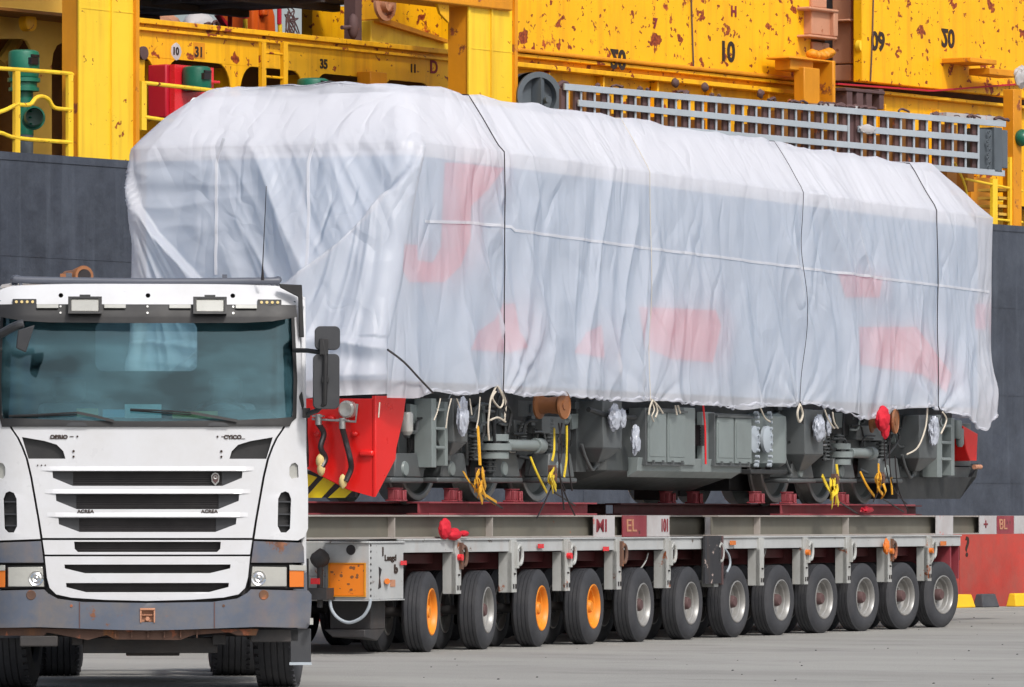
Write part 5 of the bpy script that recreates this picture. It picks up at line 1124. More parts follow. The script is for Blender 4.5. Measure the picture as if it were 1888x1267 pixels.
# rusty bobbins (flanged spools sticking out)
def bobbin(px, py, label, flip=0):
    c_ = TR.P(px, py, -.25); ax = Vector((.03, 1, .0)) if not flip else Vector((-.12, 1, .03))
    pr = [(0, .001), (0, .05), (.01, .05), (.01, .145), (0, .15), (.025, .155), (.035, .14), (.07, .10), (.2, .085), (.28, .10), (.30, .15), (.32, .15), (.32, 0.001)]
    o = MB().lathe(c_, ax, pr, 36).build('steel_bobbin', 'spool'); solo(o, TR, label, 'bobbin', 'rusty flanged bobbins under the tarpaulin hem'); return o
bobbin(1042, 747, 'brown flanged bobbin hanging under the hem near the front bogie'); bobbin(1653, 777, 'brown flanged bobbin beside the red cloth at the rear bogie', 1)
# ---- track chocks
def chock(px, n, label):
    u = TR.u(px, n); mb = MB(); mb.box(u-.13, u+.13, n, n+.14, 1.572, 1.59); mb.box(u-.11, u+.11, n+.05, n+.12, 1.59, 1.70); mb.box(u-.11, u-.09, n, n+.05, 1.59, 1.69); mb.box(u+.09, u+.11, n, n+.05, 1.59, 1.69); mb.box(u-.12, u+.12, n+.04, n+.13, 1.70, 1.715); mb.box(u-.015, u+.015, n-.02, n-.001, 1.575, 1.68)
    solo(mb.build('wheel_chock', 'maroon', bevel=.008), TR, label, 'chock', 'maroon chocks beside the locomotive wheels')
for px, lb in ((742, 'maroon wheel chock left of the first locomotive wheel'), (845, 'maroon wheel chock between first and second locomotive wheels'), (957, 'maroon wheel chock left of the third locomotive wheel'), (1404, 'maroon wheel chock left of the first rear bogie wheel'), (1463, 'maroon wheel chock between the rear bogie wheels'), (1560, 'maroon wheel chock left of the last locomotive wheel'), (1240, 'large maroon block on the rail under the fuel tank'), (1290, 'second maroon block on the rail under the fuel tank')): chock(px, .14 if px not in (1240, 1290) else .76, lb)
# white spacer blocks between rails
for px in (1170, 1275, 1375): pass
# ---- ratchet straps
def strap(label, paths, mat, blob, w=.05):
    t = thing('ratchet_strap', TR, label, 'strap', 'yellow ratchet straps tying the bogies'); mb = MB()
    for p in paths: mb.band(smooth_path([TR.P(a, b, c) for a, b, c in p], 5), w, .012); mb.mark()
    mb.split('webbing', mat, t)
    mb = MB(); rr = random.Random(int(blob[0]))
    for i in range(6):
        x, y = blob[0]+rr.uniform(-7, 7), blob[1]+rr.uniform(-24, 12)
        mb.band(smooth_path([TR.P(x, y, -.13-rr.random()*.1), TR.P(x+rr.uniform(-5, 5), y+rr.uniform(8, 16), -.16-rr.random()*.1), TR.P(x+rr.uniform(-7, 7), y+rr.uniform(22, 38), -.13)], 4), w*1.1, .01, (rr.uniform(-.5, .5), 1, 0)); mb.mark()
    mb.split('loose_tail', mat, t)
    mb = MB(); c_ = TR.P(blob[0], blob[1]-12, -.12); mb.box(c_.x-.05, c_.x+.05, c_.y-.03, c_.y+.03, c_.z-.06, c_.z+.06); mb.cyl(c_+Vector((-.06, -.02, .02)), c_+Vector((.06, -.02, .02)), .02, n=10); mb.box(c_.x-.03, c_.x+.03, c_.y-.05, c_.y-.031, c_.z-.12, c_.z+.02); mb.build('ratchet_buckle', 'ruststeel', t, bevel=.003)
    mb = MB(); ptube(TR, [(blob[0]+4, blob[1]+28, -.1), (blob[0]+20, blob[1]+38, .0), (blob[0]+42, blob[1]+52, .1)], 0, .01, mb, 3, 6); mb.build('hook_wire', 'darksteel', t)
strap('orange yellow ratchet strap hanging broad beside the second front wheel', [[(881, 785, -.05), (883, 815, -.1), (885, 858, -.12)], [(855, 870, .1), (868, 892, .0), (885, 908, -.1), (915, 928, .1)]], 'strap', (884, 885))
strap('tangled yellow ratchet strap below the first rusty bobbin', [[(1022, 790, -.05), (1022, 830, -.12), (1018, 850, -.12)], [(978, 842, .1), (990, 872, .05), (1008, 908, .1)], [(1045, 785, .0), (1045, 840, .0), (1040, 880, .0)]], 'stra2', (1018, 880), .03)
strap('lemon yellow ratchet strap with bright tail below the rear sand box', [[(1542, 856, -.1), (1546, 885, -.12)], [(1516, 877, .05), (1524, 895, .05), (1533, 910, .0)]], 'stra2', (1539, 895))
strap('frayed orange ratchet strap with long tail at the last rear wheel', [[(1620, 855, -.1), (1620, 880, -.12)], [(1586, 870, .05), (1598, 895, .0), (1612, 915, .0)], [(1643, 880, .0), (1645, 912, .0)]], 'strap', (1624, 892), .035)
# hanging cords under the hem
gc = 'pale cord ends hanging under the tarpaulin hem'
def hang(label, paths, mat='rope', r=.011):
    mb = MB()
    for p in paths: ptube(TR, p, -.16, r, mb, 5, 6)
    solo(mb.build('cord_end', mat), TR, label, 'cord', gc)
hang('bunched pale cords under the hem at the first tie cord', [[(915, 712), (905, 735), (902, 760), (900, 785), (902, 812)], [(917, 712), (928, 735), (922, 752), (908, 735), (914, 722)], [(920, 715), (932, 738), (930, 775)], [(903, 775), (918, 770), (932, 778)]])
hang('pale cords in a knot under the hem above the first battery box', [[(1203, 738), (1198, 752), (1196, 765)], [(1203, 738), (1213, 748), (1222, 762)], [(1208, 742), (1212, 758), (1208, 770)], [(1245, 748), (1248, 765)], [(1250, 748), (1254, 762)]])
hang('pale twisted cord loop under the hem below the second rear tie cord', [[(1475, 745), (1470, 762), (1474, 778), (1480, 765), (1476, 748)]], 'rope', .014)
hang('thin pale cords hanging at the right rear corner of the hem', [[(1710, 752), (1706, 790), (1692, 825), (1672, 838)], [(1738, 760), (1745, 775), (1735, 800)], [(1520, 755), (1528, 775), (1538, 790)]])
hang('orange stained cord hanging under the hem above the rear strap', [[(1535, 760), (1538, 778), (1545, 790)]], 'rope', .010)
hang('pale cord hanging under the hem above the round reservoirs', [[(1402, 752), (1410, 770), (1420, 778)]], 'rope', .010)
hang('thin pale cords beside the plastic wrapped fitting of the front bogie', [[(812, 735), (806, 760), (800, 775)], [(832, 735), (826, 760), (822, 790)], [(842, 735), (848, 752)], [(866, 735), (870, 765)], [(885, 732), (882, 770), (878, 790)], [(700, 742), (698, 770)]], 'rope', .007)
hang('dark wires dangling beside the tangled strap below the bobbin', [[(1030, 780), (1036, 830), (1030, 870), (1042, 905)], [(1050, 785), (1048, 850), (1055, 905)], [(1036, 780), (1030, 840), (1040, 940)], [(1020, 890), (1005, 925), (990, 955)], [(1035, 895), (1050, 930), (1060, 950)]], 'cable', .009)
hang('dark wires dangling beside the frayed rear strap', [[(1642, 790), (1640, 850), (1648, 900), (1672, 930)], [(1630, 790), (1632, 850), (1640, 890)], [(1634, 880), (1610, 925)], [(1650, 840), (1656, 900), (1674, 942)]], 'cable', .008)
# red cloths
mb = MB(); 
for k, (x, y, r, sq) in enumerate(((820, 975, .09, (1, .6, 1.1)), (836, 985, .085, (1.6, .7, .7)), (855, 984, .06, (1.6, .6, .5)), (824, 967, .05, (1.4, .5, .8)))): ico(TR.P(x, y, -.04), r, 4, sq, .14, 1.5, k*2.7, mb)
solo(mb.build('red_cloth', 'cloth'), TR, 'crumpled red cloth lying on the trailer rail near the front', 'cloth')
mb = MB(); 
for k, (x, y, r, sq) in enumerate(((1627, 772, .13, (1, .6, 1.1)), (1632, 790, .08, (1, .6, 1.5)))): ico(TR.P(x, y, -.18), r, 4, sq, .14, 1.5, k*5.7, mb)
solo(mb.build('red_cloth', 'cloth'), TR, 'red cloth bag tied under the hem beside the rear bobbin', 'cloth')
mb = MB(); ico(TR.P(1598, 940, .02), .07, 3, (2.2, .6, .5), .35, 2.5, 3, mb)
solo(mb.build('red_rag', 'crimson'), TR, 'small dark red rag draped on the rear maroon rail', 'rag')
# ============================================================ TRUCK
S = 228.8
tk = thing('truck', TK, 'white cab-over heavy truck facing the camera with rusty grey bumper', 'truck')
def X(dx): return dx/S
def Z(py): return EYE+(HY-py)/S
def mir(half): return [(X(a), Z(b)) for a, b in half]+[(X(-a), Z(b)) for a, b in reversed(half)]
def poly(pts, sx_=1): return [(X(a*sx_), Z(b)) for a, b in pts]
def warp(v):
    v = v.copy(); ax = abs(v.x)
    v.y += .05*(ax/1.25)**2+.42*max(0, ax-1.02)**1.6*2.0 if v.y < .5 else 0
    if v.z > 2.15 and v.y < 1.2: v.y += .16*(v.z-2.15)
    if v.z > 3.02 and v.y < 1.2: v.y += .9*(v.z-3.02)**1.5
    return v
def part(mb, name, mat, bevel=.006, parent=None, grid=.09, w=warp): return mb.build(name, mat, parent or tk, bevel=bevel, warp=w, grid=grid)
def opening(hw0, hw1, y0, y1): return [(-hw1, y1), (hw1, y1), (hw0, (y0*.55+y1*.45)), (hw0+1, y0), (-hw0-1, y0), (-hw0, (y0*.55+y1*.45))]
# main front panel
half = [(0, 787), (120, 787), (200, 785.5), (252, 783), (247, 792), (236, 808), (228, 825), (220, 846), (212, 880), (205, 920), (198, 960), (193, 992), (0, 992)]
ops = [opening(174, 138, 869, 896), opening(168, 130, 911, 939), opening(163, 125, 955, 981)]
duct = [(151, 846), (155, 832), (167, 820), (190, 813), (231, 806), (219, 846)]
outer = poly([(a, b) for a, b in half[:-1]]+[(-a, b) for a, b in reversed(half[:-1])])
holes = [poly(o) for o in ops]+[poly(duct), poly(duct, -1)]
mb = MB(); mb.plate(outer, holes, 0, .035); fp = part(mb, 'front_panel', 'white', .005)
half2 = [(193, 996), (189, 1022)]
mb = MB(); mb.plate(poly([(193, 996), (189, 1022.5), (-189, 1022.5), (-193, 996)]), [poly([(-128, 1018), (128, 1018), (134, 1012), (135, 999), (-135, 999), (-134, 1012)])], 0, .035); part(mb, 'lower_front_panel', 'white', .005)
mb = MB(); o3 = [(189, 1026), (185, 1065), (180, 1084), (168, 1096), (140, 1102), (80, 1106), (0, 1108)]
mb.plate(poly(o3+[(-a, b) for a, b in reversed(o3[:-1])]), [poly(opening(152, 115, 1041, 1057)), poly(opening(149, 113, 1075, 1092))], -.02, .03); part(mb, 'grille_panel', 'white', .006)
# protruding lips over each opening, recess mesh behind
mb = MB()
for hw, y in ((196, 866), (190, 908), (185, 951), (172, 1038), (168, 1072)):
    for k in range(24):
        a, b = -hw+2*hw*k/24, -hw+2*hw*(k+1)/24; f = lambda x: .020*min(1, (1-abs(x)/hw)*6)+.001
        mb.hexa([(X(a), -f(a), Z(y+2)), (X(b), -f(b), Z(y+2)), (X(b), .0, Z(y+2)), (X(a), 0, Z(y+2)), (X(a), -.001, Z(y-6)), (X(b), -.001, Z(y-6)), (X(b), 0, Z(y-6)), (X(a), 0, Z(y-6))])
    part(mb, 'grille_lip', 'white', 0, fp); mb = MB()
mb = MB()
for y0, y1 in ((866, 986), (993, 1024), (1036, 1098)): mb.box(X(-180), X(180), .07, .09, Z(y1), Z(y0))
for y0, y1, hw in ((869, 896, 137), (911, 939, 131), (955, 981, 126), (996, 1018, 130), (1041, 1057, 118), (1075, 1092, 115)):
    for k in range(7): z = Z(y1)+(Z(y0)-Z(y1))*(k+.5)/7; mb.box(X(-hw), X(hw), .055, .0695, z-.003, z+.003)
gm_ = part(mb, 'grille_mesh', 'mesh', 0, fp)
mb = MB()
for y0, y1, a, b in ((869, 896, 137, 176), (911, 939, 131, 170), (955, 981, 126, 165)):
    for s in (-1, 1): mb.hexa([(X(a*s), .05, Z(y1)), (X(b*s), .035, Z(y1)), (X(b*s), .06, Z(y1)), (X(a*s), .065, Z(y1)), (X(a*s), .05, Z(y0)), (X(b*s), .035, Z(y0)), (X(b*s), .06, Z(y0)), (X(a*s), .065, Z(y0))]); part(mb, 'grille_wing', 'gplastic', 0, fp); mb = MB()
for s in (-1, 1): part(MB().plate(poly([(148, 849), (150, 810), (236, 803), (222, 849)], s), (), .045, .06), 'air_duct', 'black', 0)
part(MB().plate(poly([(-270, 788), (270, 788), (270, 1150), (-270, 1150)]), (), .125, .14), 'inner_front', 'cable', 0)
# raised badge crease on the hood
mb = MB(); mb.plate(poly([(-118, 853), (118, 853), (112, 862), (60, 866), (-60, 866), (-112, 862)]), (), -.004, -.0005); 
# lettering
sh = [(0, 16), (-7, 8), (-8, -4), (-5, -9), (0, -11), (5, -9), (8, -4), (7, 8)]
MB().plate([(X(125+a*.95), Z(881+b*.9)) for a, b in sh], (), .035, .05).build('badge', 'steel', fp)
MB().plate([(X(125+a*.7), Z(881+b*.65)) for a, b in sh], (), .030, .0345).build('badge_field', 'brown', fp)
mb = MB(); c_ = Vector((X(125), .028, Z(880))); mb.lathe(c_, (0, -1, 0), [(0, .008), (.002, .012), (.002, .017), (0, .018)], 16); mb.build('badge_ring', 'steel', fp)
for dx, s_ in ((-114, 'ACREA'), (114, 'ACREA')): text(s_, .037, (X(dx), -.008, Z(943)), (1, 0, 0), (0, 0, 1), 'lettering', fp, bold=.001, sx=1.15, wp_=warp)
text('OBRIO', .042, (X(-163), -.005, Z(806)), (1, 0, 0), (0, 0, 1), 'lettering', fp, bold=.002, sx=1.1, wp_=warp); text('CYICO', .042, (X(157), -.005, Z(806)), (1, 0, 0), (0, 0, 1), 'lettering', fp, bold=.002, sx=1.1, wp_=warp)
mb = MB()
for s in (-1, 1):
    mb.box(*sorted((X(148*s), X(180*s))), .014, .022, Z(809.5), Z(808.5)); mb.box(*sorted((X(136*s), X(143*s))), .008, .014, Z(806), Z(804.5))
    for dx, py, r in ((129, 805, .008), (136, 832, .010), (136, 842, .009)): c_ = Vector((X(dx*s), .012, Z(py))); mb.mark(); mb.cyl(c_, c_+Vector((0, -.01, 0)), r, n=10)
for dx in (-202, -195, -188): c_ = Vector((X(dx), .024, Z(858))); mb.cyl(c_, c_+Vector((0, -.008, 0)), .006, n=8); mb.mark()
mb.split('screw', 'lettering', fp)
# corner panels
for s in (-1, 1):
    cp = [(256, 783), (262, 778), (272, 768), (284, 752), (291, 770), (294, 840), (297, 900), (297, 975), (291, 990), (278, 997), (197, 994), (202, 960), (209, 920), (216, 880), (224, 846), (232, 825), (240, 808), (251, 792)]
    vent_h = [(240, 970), (241, 920), (246, 909), (254, 906), (261, 909), (265, 920), (263, 975), (256, 982), (246, 982)]
    lamp_h = [(262, 876), (262, 862), (266, 855), (273, 853), (278, 858), (279, 880), (266, 883)]
    mb = MB(); mb.plate(poly(cp, s), [poly(vent_h, s), poly(lamp_h, s)], -.005, .06)
    o = part(mb, 'corner_panel', 'white', .01)
    mb = MB(); mb.plate(poly([(236, 990), (236, 900), (270, 900), (270, 990)], s), (), .05, .08)
    part(mb, 'vent_recess', 'black', 0, o)
    mb = MB()
    for y in (925, 948, 969): mb.box(*sorted((X(240*s), X(264*s))), .005, .045, Z(y+1.5), Z(y-1))
    part(mb, 'vent_fins', 'gplastic', 0, o)
    part(MB().plate(poly([(261, 884), (261, 854), (281, 852), (281, 885)], s), (), .02, .03), 'side_lamp', 'lens', 0, o)
    # side shell of the cab (door side)
    mb = MB(); xs = X(296)*s
    # dark corner block over the headlamp
    mb = MB(); mb.plate(poly([(196, 998), (285, 1001), (289, 1010), (290, 1038), (191, 1038)], s), (), .0, .08); part(mb, 'bumper_corner', 'bumper', .012)
    # headlamp
    mb = MB(); mb.plate(poly([(188, 1041), (290, 1043), (290, 1087), (187, 1084)], s), (), .05, .10); hb = part(mb, 'headlamp_housing', 'black', .004)
    mb = MB(); mb.plate(poly([(193, 1045), (257, 1046), (257, 1082), (190, 1082)], s), (), .012, .03); part(mb, 'headlight', 'lens', .006)
    mb = MB()
    c_ = Vector((X(205*s), .01, Z(1066))); mb.lathe(c_, (0, -1, 0), [(-.008, .062), (.006, .06), (-.002, .045), (.006, .03), (.0, .018), (.012, .0)], 24); part(mb, 'lamp_reflector', 'chrome', 0, hb, 0)
    mb = MB(); mb.plate(poly([(262, 1047), (289, 1048), (289, 1083), (262, 1083)], s), (), .0, .04); part(mb, 'indicator_lamp', 'amber', .006)
    mb = MB(); mb.plate(poly([(262, 1042), (294, 1043), (294, 1053), (262, 1052)], s), (), -.01, .03); part(mb, 'lamp_cap', 'lens', .003, hb)
# bumper
mb = MB()
bo = [(303, 1112), (301, 1150), (296, 1158), (200, 1156), (60, 1161), (0, 1162)]
top = [(0, 1112), (120, 1110), (165, 1104), (183, 1094), (190, 1087), (298, 1090), (303, 1097)]
full = top+bo
mb.plate(poly([p for p in full[:-1]]+[(-a, b) for a, b in reversed(full[1:])]), [poly([(-13, 1147), (13, 1147), (13, 1123), (-13, 1123)])], -.07, .12); bmp = part(mb, 'bumper', 'bumper', .018)
mb = MB(); 
for dx in (-125, 123): mb.box(X(dx-1), X(dx+1), -.074, -.06, Z(1158), Z(1110))
part(mb, 'bumper_joint', 'brown', 0, bmp)
mb = MB(); mb.box(X(-11), X(11), -.03, -.01, Z(1147), Z(1123)); mb.cyl((X(0), -.07, Z(1141)), (X(0), -.03, Z(1141)), .018, n=10); mb.box(X(-11), X(11), -.06, -.03, Z(1135), Z(1133)); mb.box(X(-14), X(14), -.085, -.071, Z(1125), Z(1121)); mb.box(X(-14), X(-11), -.08, -.071, Z(1148), Z(1121)); mb.box(X(11), X(14), -.08, -.071, Z(1148), Z(1121))
part(mb, 'towing_eye', 'salmon', .003, bmp, 0)
mb = MB()
for s in (-1, 1):
    c_ = Vector((X(214*s), -.07, Z(1097))); mb.lathe(c_, (0, -1, 0), [(0, .04), (.006, .036), (.004, .02), (.004, 0)], 18); part(mb, 'bumper_bolt', 'ruststeel', 0, bmp, 0); mb = MB(); c_ = Vector((X(140*s), -.07, Z(1117))); mb.lathe(c_, (0, -1, 0), [(0, .012), (.005, .01), (.005, 0)], 12); part(mb, 'bumper_bolt', 'ruststeel', 0, bmp, 0); mb = MB()
mb = MB()
lip = [(-300, 1157), (-300, 1172), (-190, 1172), (-185, 1166), (-110, 1180), (-75, 1171), (-60, 1179), (60, 1180), (85, 1171), (150, 1166), (165, 1172), (200, 1172), (205, 1160), (0, 1162)]
mb.plate(poly(lip), (), -.0, .25); 
for k in range(6): mb.box(X(-60+k*30), X(-58+k*30), -.03, -.001, Z(1176), Z(1160))
part(mb, 'lower_lip', 'ruststeel', .008, bmp)
mb = MB(); mb.box(X(-235), X(-165), .0, .6, Z(1192), Z(1172)); mb.box(X(190), X(280), .1, .5, Z(1185), Z(1160)); mb.box(X(-120), X(130), .3, .9, Z(1206), Z(1176)); mb.box(X(-40), X(60), .5, 1.3, Z(1212), Z(1190)); mb.box(X(120), X(145), .2, .4, Z(1190), Z(1170)); mb.box(X(-140), X(-120), .2, .4, Z(1190), Z(1166))
mb.box(-.48, -.38, .3, 6.6, .62, .86); mb.box(.38, .48, .3, 6.6, .62, .86); mb.box(-.9, .9, 1.25, 1.55, .42, .62)
mb.cyl((-.9, 5.2, .52), (.9, 5.2, .52), .09); mb.cyl((-.9, 6.55, .52), (.9, 6.55, .52), .09); mb.cyl((0, 5.2, .52), (0, 5.0, .52), .22, .15, 20); mb.box(-.45, .45, 2.2, 4.4, .5, .62)
mb.box(-1.15, -.5, 2.6, 4.2, .45, .95); mb.box(.5, 1.15, 2.6, 4.2, .45, .95)
mb.build('chassis', 'darksteel', tk, bevel=.01)
mb = MB(); mb.box(X(264), X(302), .1, .12, Z(1222), Z(1160)); mb.build('mud_flap', 'gplastic', tk, bevel=.004)
MB().box(X(262), X(303), .06, .12, Z(1227), Z(1222)).build('step_tread', 'alu', tk)
mb = MB(); mb.box(X(299), X(305), -.05, .05, Z(1152), Z(1140)); mb.build('bumper_lamp', 'lens', tk)
# side walls, roof, back wall of the cab
mb = MB(); D = 2.0
for s in (-1, 1):
    xo, xi = s*1.285, s*1.24; x0, x1 = min(xo, xi), max(xo, xi)
    pts = [(.18, .95), (.18, 2.2), (.22, 2.2), (.34, 3.0), (.45, 3.2), (D, 3.25), (D, .95)]
    hole = [(.32, 2.15), (.42, 2.95), (1.35, 2.95), (1.35, 2.15)]
    mb.plate(pts, [hole], x0, x1, axis='x')
shell = mb.build('cab_sides', 'white', tk, bevel=.015)
mb = MB(); 
prof = []
for k in range(-14, 15):
    x = X(292)*k/14; e = abs(k)/14; z = Z(529)+.035*(1-e**4)-.09*max(0, (e-.9)/.1)**2; prof.append((x, z))
outer = prof+[(X(292), Z(562)), (X(-292), Z(562))]
mb.plate([(a, b) for a, b in outer], [[(X(dx)+.02*cos(t), Z(543)+.02*sin(t)) for t in [i*pi/4 for i in range(8)]] for dx in (-160, 1, 158)], .0, .05); rf = part(mb, 'roof_header', 'white', .012)
part(MB().box(X(-280), X(280), .06, .08, Z(560), Z(532)), 'header_backing', 'cable', 0, rf)
mb = MB(); vs = []; 
for yy in (.36, .7, D): vs += [(a, yy, b+(.04 if yy > .4 else 0)) for a, b in prof]
k = len(prof); mb.add(vs, [(j*k+i, j*k+i+1, (j+1)*k+i+1, (j+1)*k+i) for j in range(2) for i in range(k-1)]); mb.build('roof', 'white', tk)
mb = MB(); wl, wr = X(-272-0)+.36, X(90); 
mb.plate([(-1.24, 1.2), (1.24, 1.2), (1.24, 3.22), (-1.24, 3.22)], [[(cx_+.06*cos(a0+k*pi/8), cz_+.06*sin(a0+k*pi/8)) for cx_, cz_, a0 in ((.36, 2.98, 0), (-.37, 2.98, pi/2), (-.37, 2.69, pi), (.36, 2.69, 3*pi/2)) for k in range(5)]], D-.05, D); mb.build('rear_wall', 'cabin', tk); MB().box(-.44, .43, D-.03, D-.025, 2.62, 3.05).build('rear_window', 'clear', tk)
# A pillars + windscreen
for s in (-1, 1):
    part(MB().plate(poly([(266, 781), (285, 756), (286, 700), (280, 560), (272, 560), (274, 700)], s), (), .01, .08), 'pillar', 'white', .01)
    part(MB().plate(poly([(262, 782), (275, 770), (277, 700), (272, 575), (266, 575), (270, 700), (268, 765)], s), (), -.012, .008), 'window_seal', 'black', 0)
mb = MB(); mb.plate(poly([(-268, 787), (-272, 772), (-240, 771), (-150, 775), (0, 777), (150, 775), (240, 771), (272, 768), (262, 786)]), (), -.02, .05); part(mb, 'cowl', 'black', .005)
mb = MB(); 
for dx in (-130, 130): part(MB().plate(poly([(dx-20, 786), (dx-17, 781), (dx-10, 779), (dx+10, 779), (dx+17, 781), (dx+20, 786)]), (), -.03, -.0205), 'wiper_cover', 'gplastic', 0)
mb = MB(); mb.plate(poly([(-268, 779), (268, 779), (274, 700), (268, 580), (-268, 580), (-274, 700)]), (), .022, .026); part(mb, 'windscreen', 'glass', 0)
# visor
mb = MB()
vo = [(274, 561), (276, 583), (258, 587), (230, 592), (180, 595), (0, 596)]
mb.plate(poly(vo+[(-a, b) for a, b in reversed(vo[:-1])]), (), -.16, -.13); mb.box(X(-272), X(272), -.16, .06, Z(563), Z(561.2)); vis = part(mb, 'sun_visor', 'black', .008)
mb = MB()
for dx in (-115, 115):
    mb.plate(poly([(dx-31, 547), (dx+31, 547), (dx+31, 579), (dx-31, 579)]), [poly([(dx-26, 551), (dx+26, 551), (dx+26, 575), (dx-26, 575)])], -.24, -.17); mb.box(X(dx-10), X(dx+10), -.24, -.18, Z(547), Z(543.5))
    part(mb, 'lamp_frame', 'black', .005, vis); mb = MB()
for dx in (-115, 115): part(MB().box(X(dx-26), X(dx+26), -.225, -.175, Z(575), Z(551)), 'spot_lamp', 'lens', .008)
for dx in (-184, -60, 60, 182): part(MB().box(X(dx-20), X(dx+20), -.185, -.162, Z(568.5), Z(561)), 'marker_lamp', 'lens', .004)
for dx in (-227, 226):
    h_ = part(MB().box(X(dx-22), X(dx+22), -.03, -.002, Z(561), Z(550)), 'light_bar', 'black', .003); mb = MB()
    for k in (-1.5, -.5, .5, 1.5): mb.cyl((X(dx+k*10), -.036, Z(555.5)), (X(dx+k*10), -.028, Z(555.5)), .012, n=12)
    part(mb, 'light_bar_leds', 'papery', 0, h_, 0)
mb = MB()
for dx in (-160, 0, 158):
    for py in (565, 577): c_ = Vector((X(dx), -.16, Z(py))); mb.cyl(c_, c_+Vector((0, -.008, 0)), .009, n=10)
part(mb, 'visor_screws', 'steel', 0, vis, 0)
# wipers
for pts in ([(-255, 767), (-200, 765), (-130, 761), (-95, 768), (-62, 777)], [(-32, 755), (20, 757), (80, 761), (120, 768), (165, 776)]):
    mb = MB(); mb.tube([Vector((X(a), -.03+.03*(i == 4), Z(b))) for i, (a, b) in enumerate(pts[:3])], .008, 6); mb.band([Vector((X(a), -.04, Z(b))) for a, b in pts[2:]], .022, .010); mb.tube([Vector((X(pts[0][0]), -.02, Z(pts[0][1]+2))), Vector((X(pts[2][0]), -.02, Z(pts[2][1]+4)))], .006, 6); part(mb, 'wiper', 'black', 0, None, 0)
# roof bar
mb = MB(); mb.tube(smooth_path([Vector((X(-246), .54, Z(518))), Vector((X(-248), .5, Z(511))), Vector((X(-240), .46, Z(510))), Vector((X(-225), .44, Z(513))), Vector((X(0), .42, Z(516))), Vector((X(222), .44, Z(514))), Vector((X(236), .46, Z(513))), Vector((X(243), .5, Z(511))), Vector((X(244), .66, Z(510)))], 5), .030, 12)
for dx in (-145, 143): mb.cyl((X(dx), .44, Z(509)), (X(dx), .44, Z(524)), .025, n=10)
for dx in (-235, 232, -150, 150): mb.cyl((X(dx), .44, Z(530)), (X(dx), .44, Z(517)), .014, n=8)
mb.box(X(-151), X(-140), .42, .47, Z(512), Z(500)); mb.box(X(139), X(148), .42, .47, Z(512), Z(502)); mb.build('roof_bar', 'bar', tk)
mb = MB(); mb.cyl((X(213), .2, Z(515)), (X(213), .2, Z(488)), .015, .005, 8); mb.cyl((X(213), .2, Z(490)), (X(220), .2, Z(340)), .005, .003, 6); mb.build('antenna', 'cable', tk)
mb = MB(); c_ = Vector((X(-118), 1.1, Z(500))); mb.lathe(c_+Vector((0, -.1, 0)), (-.3, 1, 0), [(.1, .04), (.0, .055), (0, .075), (.02, .085), (.2, .07), (.22, .06), (.5, .06)], 24); mb.cyl(c_+Vector((-.12, .0, -.02)), c_+Vector((-.02, 0, 0)), .05); mb.box(c_.x-.2, c_.x-.12, c_.y, c_.y+.1, c_.z-.1, c_.z+.02); mb.build('exhaust_pipe', 'spool', tk)
MB().cyl(c_+Vector((0, -.095, 0)), c_+Vector((0, -.08, 0)), .055, n=20).build('exhaust_mouth', 'cable', tk)
# side deflector and right mirror
mb = MB(); mb.plate(poly([(243, 521), (286, 523), (290, 620), (281, 620), (279, 545), (246, 528)]), (), .2, .26); mb.build('air_deflector', 'black', tk, bevel=.006)
def mirror(s, big=True):
    mb = MB()
    def rbox(x0, x1, y0, y1, d0, d1): 
        r = .04; pts = []
        for (cx_, cz_, a0) in ((X(x1*s) if s > 0 else X(x0*s), Z(y1), 0),): pass
        xa, xb = sorted((X(x0*s), X(x1*s))); za, zb__ = Z(y1), Z(y0)
        for cx_, cz_, a0 in ((xb-r, zb__-r, 0), (xa+r, zb__-r, pi/2), (xa+r, za+r, pi), (xb-r, za+r, 3*pi/2)): pts += [(cx_+r*cos(a0+k*pi/8), cz_+r*sin(a0+k*pi/8)) for k in range(5)]
        mb.plate(pts, (), d0, d1)
    rbox(308, 354, 602, 645, -.15, .02); rbox(305, 353, 653, 754, -.15, .05)
    o = mb.build('mirror', 'gplastic', tk, bevel=.035)
    mb = MB(); mb.tube([Vector((X(270*s), .1, Z(645))), Vector((X(295*s), .0, Z(646))), Vector((X(325*s), -.1, Z(651)))], .02, 8); mb.tube([Vector((X(322*s), -.17, Z(628))), Vector((X(327*s), -.17, Z(660))), Vector((X(326*s), -.17, Z(700))), Vector((X(325*s), -.15, Z(745))), Vector((X(312*s), -.1, Z(757))), Vector((X(290*s), .05, Z(765)))], .022, 8)
    mb.box(*sorted((X(320*s), X(333*s))), -.18, -.15, Z(706), Z(694)); mb.box(*sorted((X(316*s), X(332*s))), -.19, -.13, Z(655), Z(625)); mb.box(*sorted((X(286*s), X(300*s))), .0, .12, Z(770), Z(752)); mb.build('mirror_arm', 'black', o, bevel=.004)
    return o
mirror(1); mirror(-1)
mb = MB(); mb.tube(smooth_path([Vector((X(-285), -.05, Z(628))), Vector((X(-268), -.25, Z(618))), Vector((X(-240), -.4, Z(604))), Vector((X(-226), -.42, Z(600)))], 4), [.04]*4+[.035]*9, 10); mb.hexa([(X(-240), -.42, Z(645)), (X(-222), -.44, Z(653)), (X(-222), -.40, Z(653)), (X(-240), -.38, Z(645)), (X(-236), -.44, Z(612)), (X(-206), -.46, Z(603)), (X(-206), -.40, Z(603)), (X(-236), -.38, Z(612))]); mb.build('kerb_mirror', 'gplastic', tk, bevel=.025)
# door edge mirror triangle
MB().plate(poly([(276, 766), (290, 748), (286, 720), (276, 735)]), (), .16, .24).build('mirror_triangle', 'black', tk, bevel=.01)
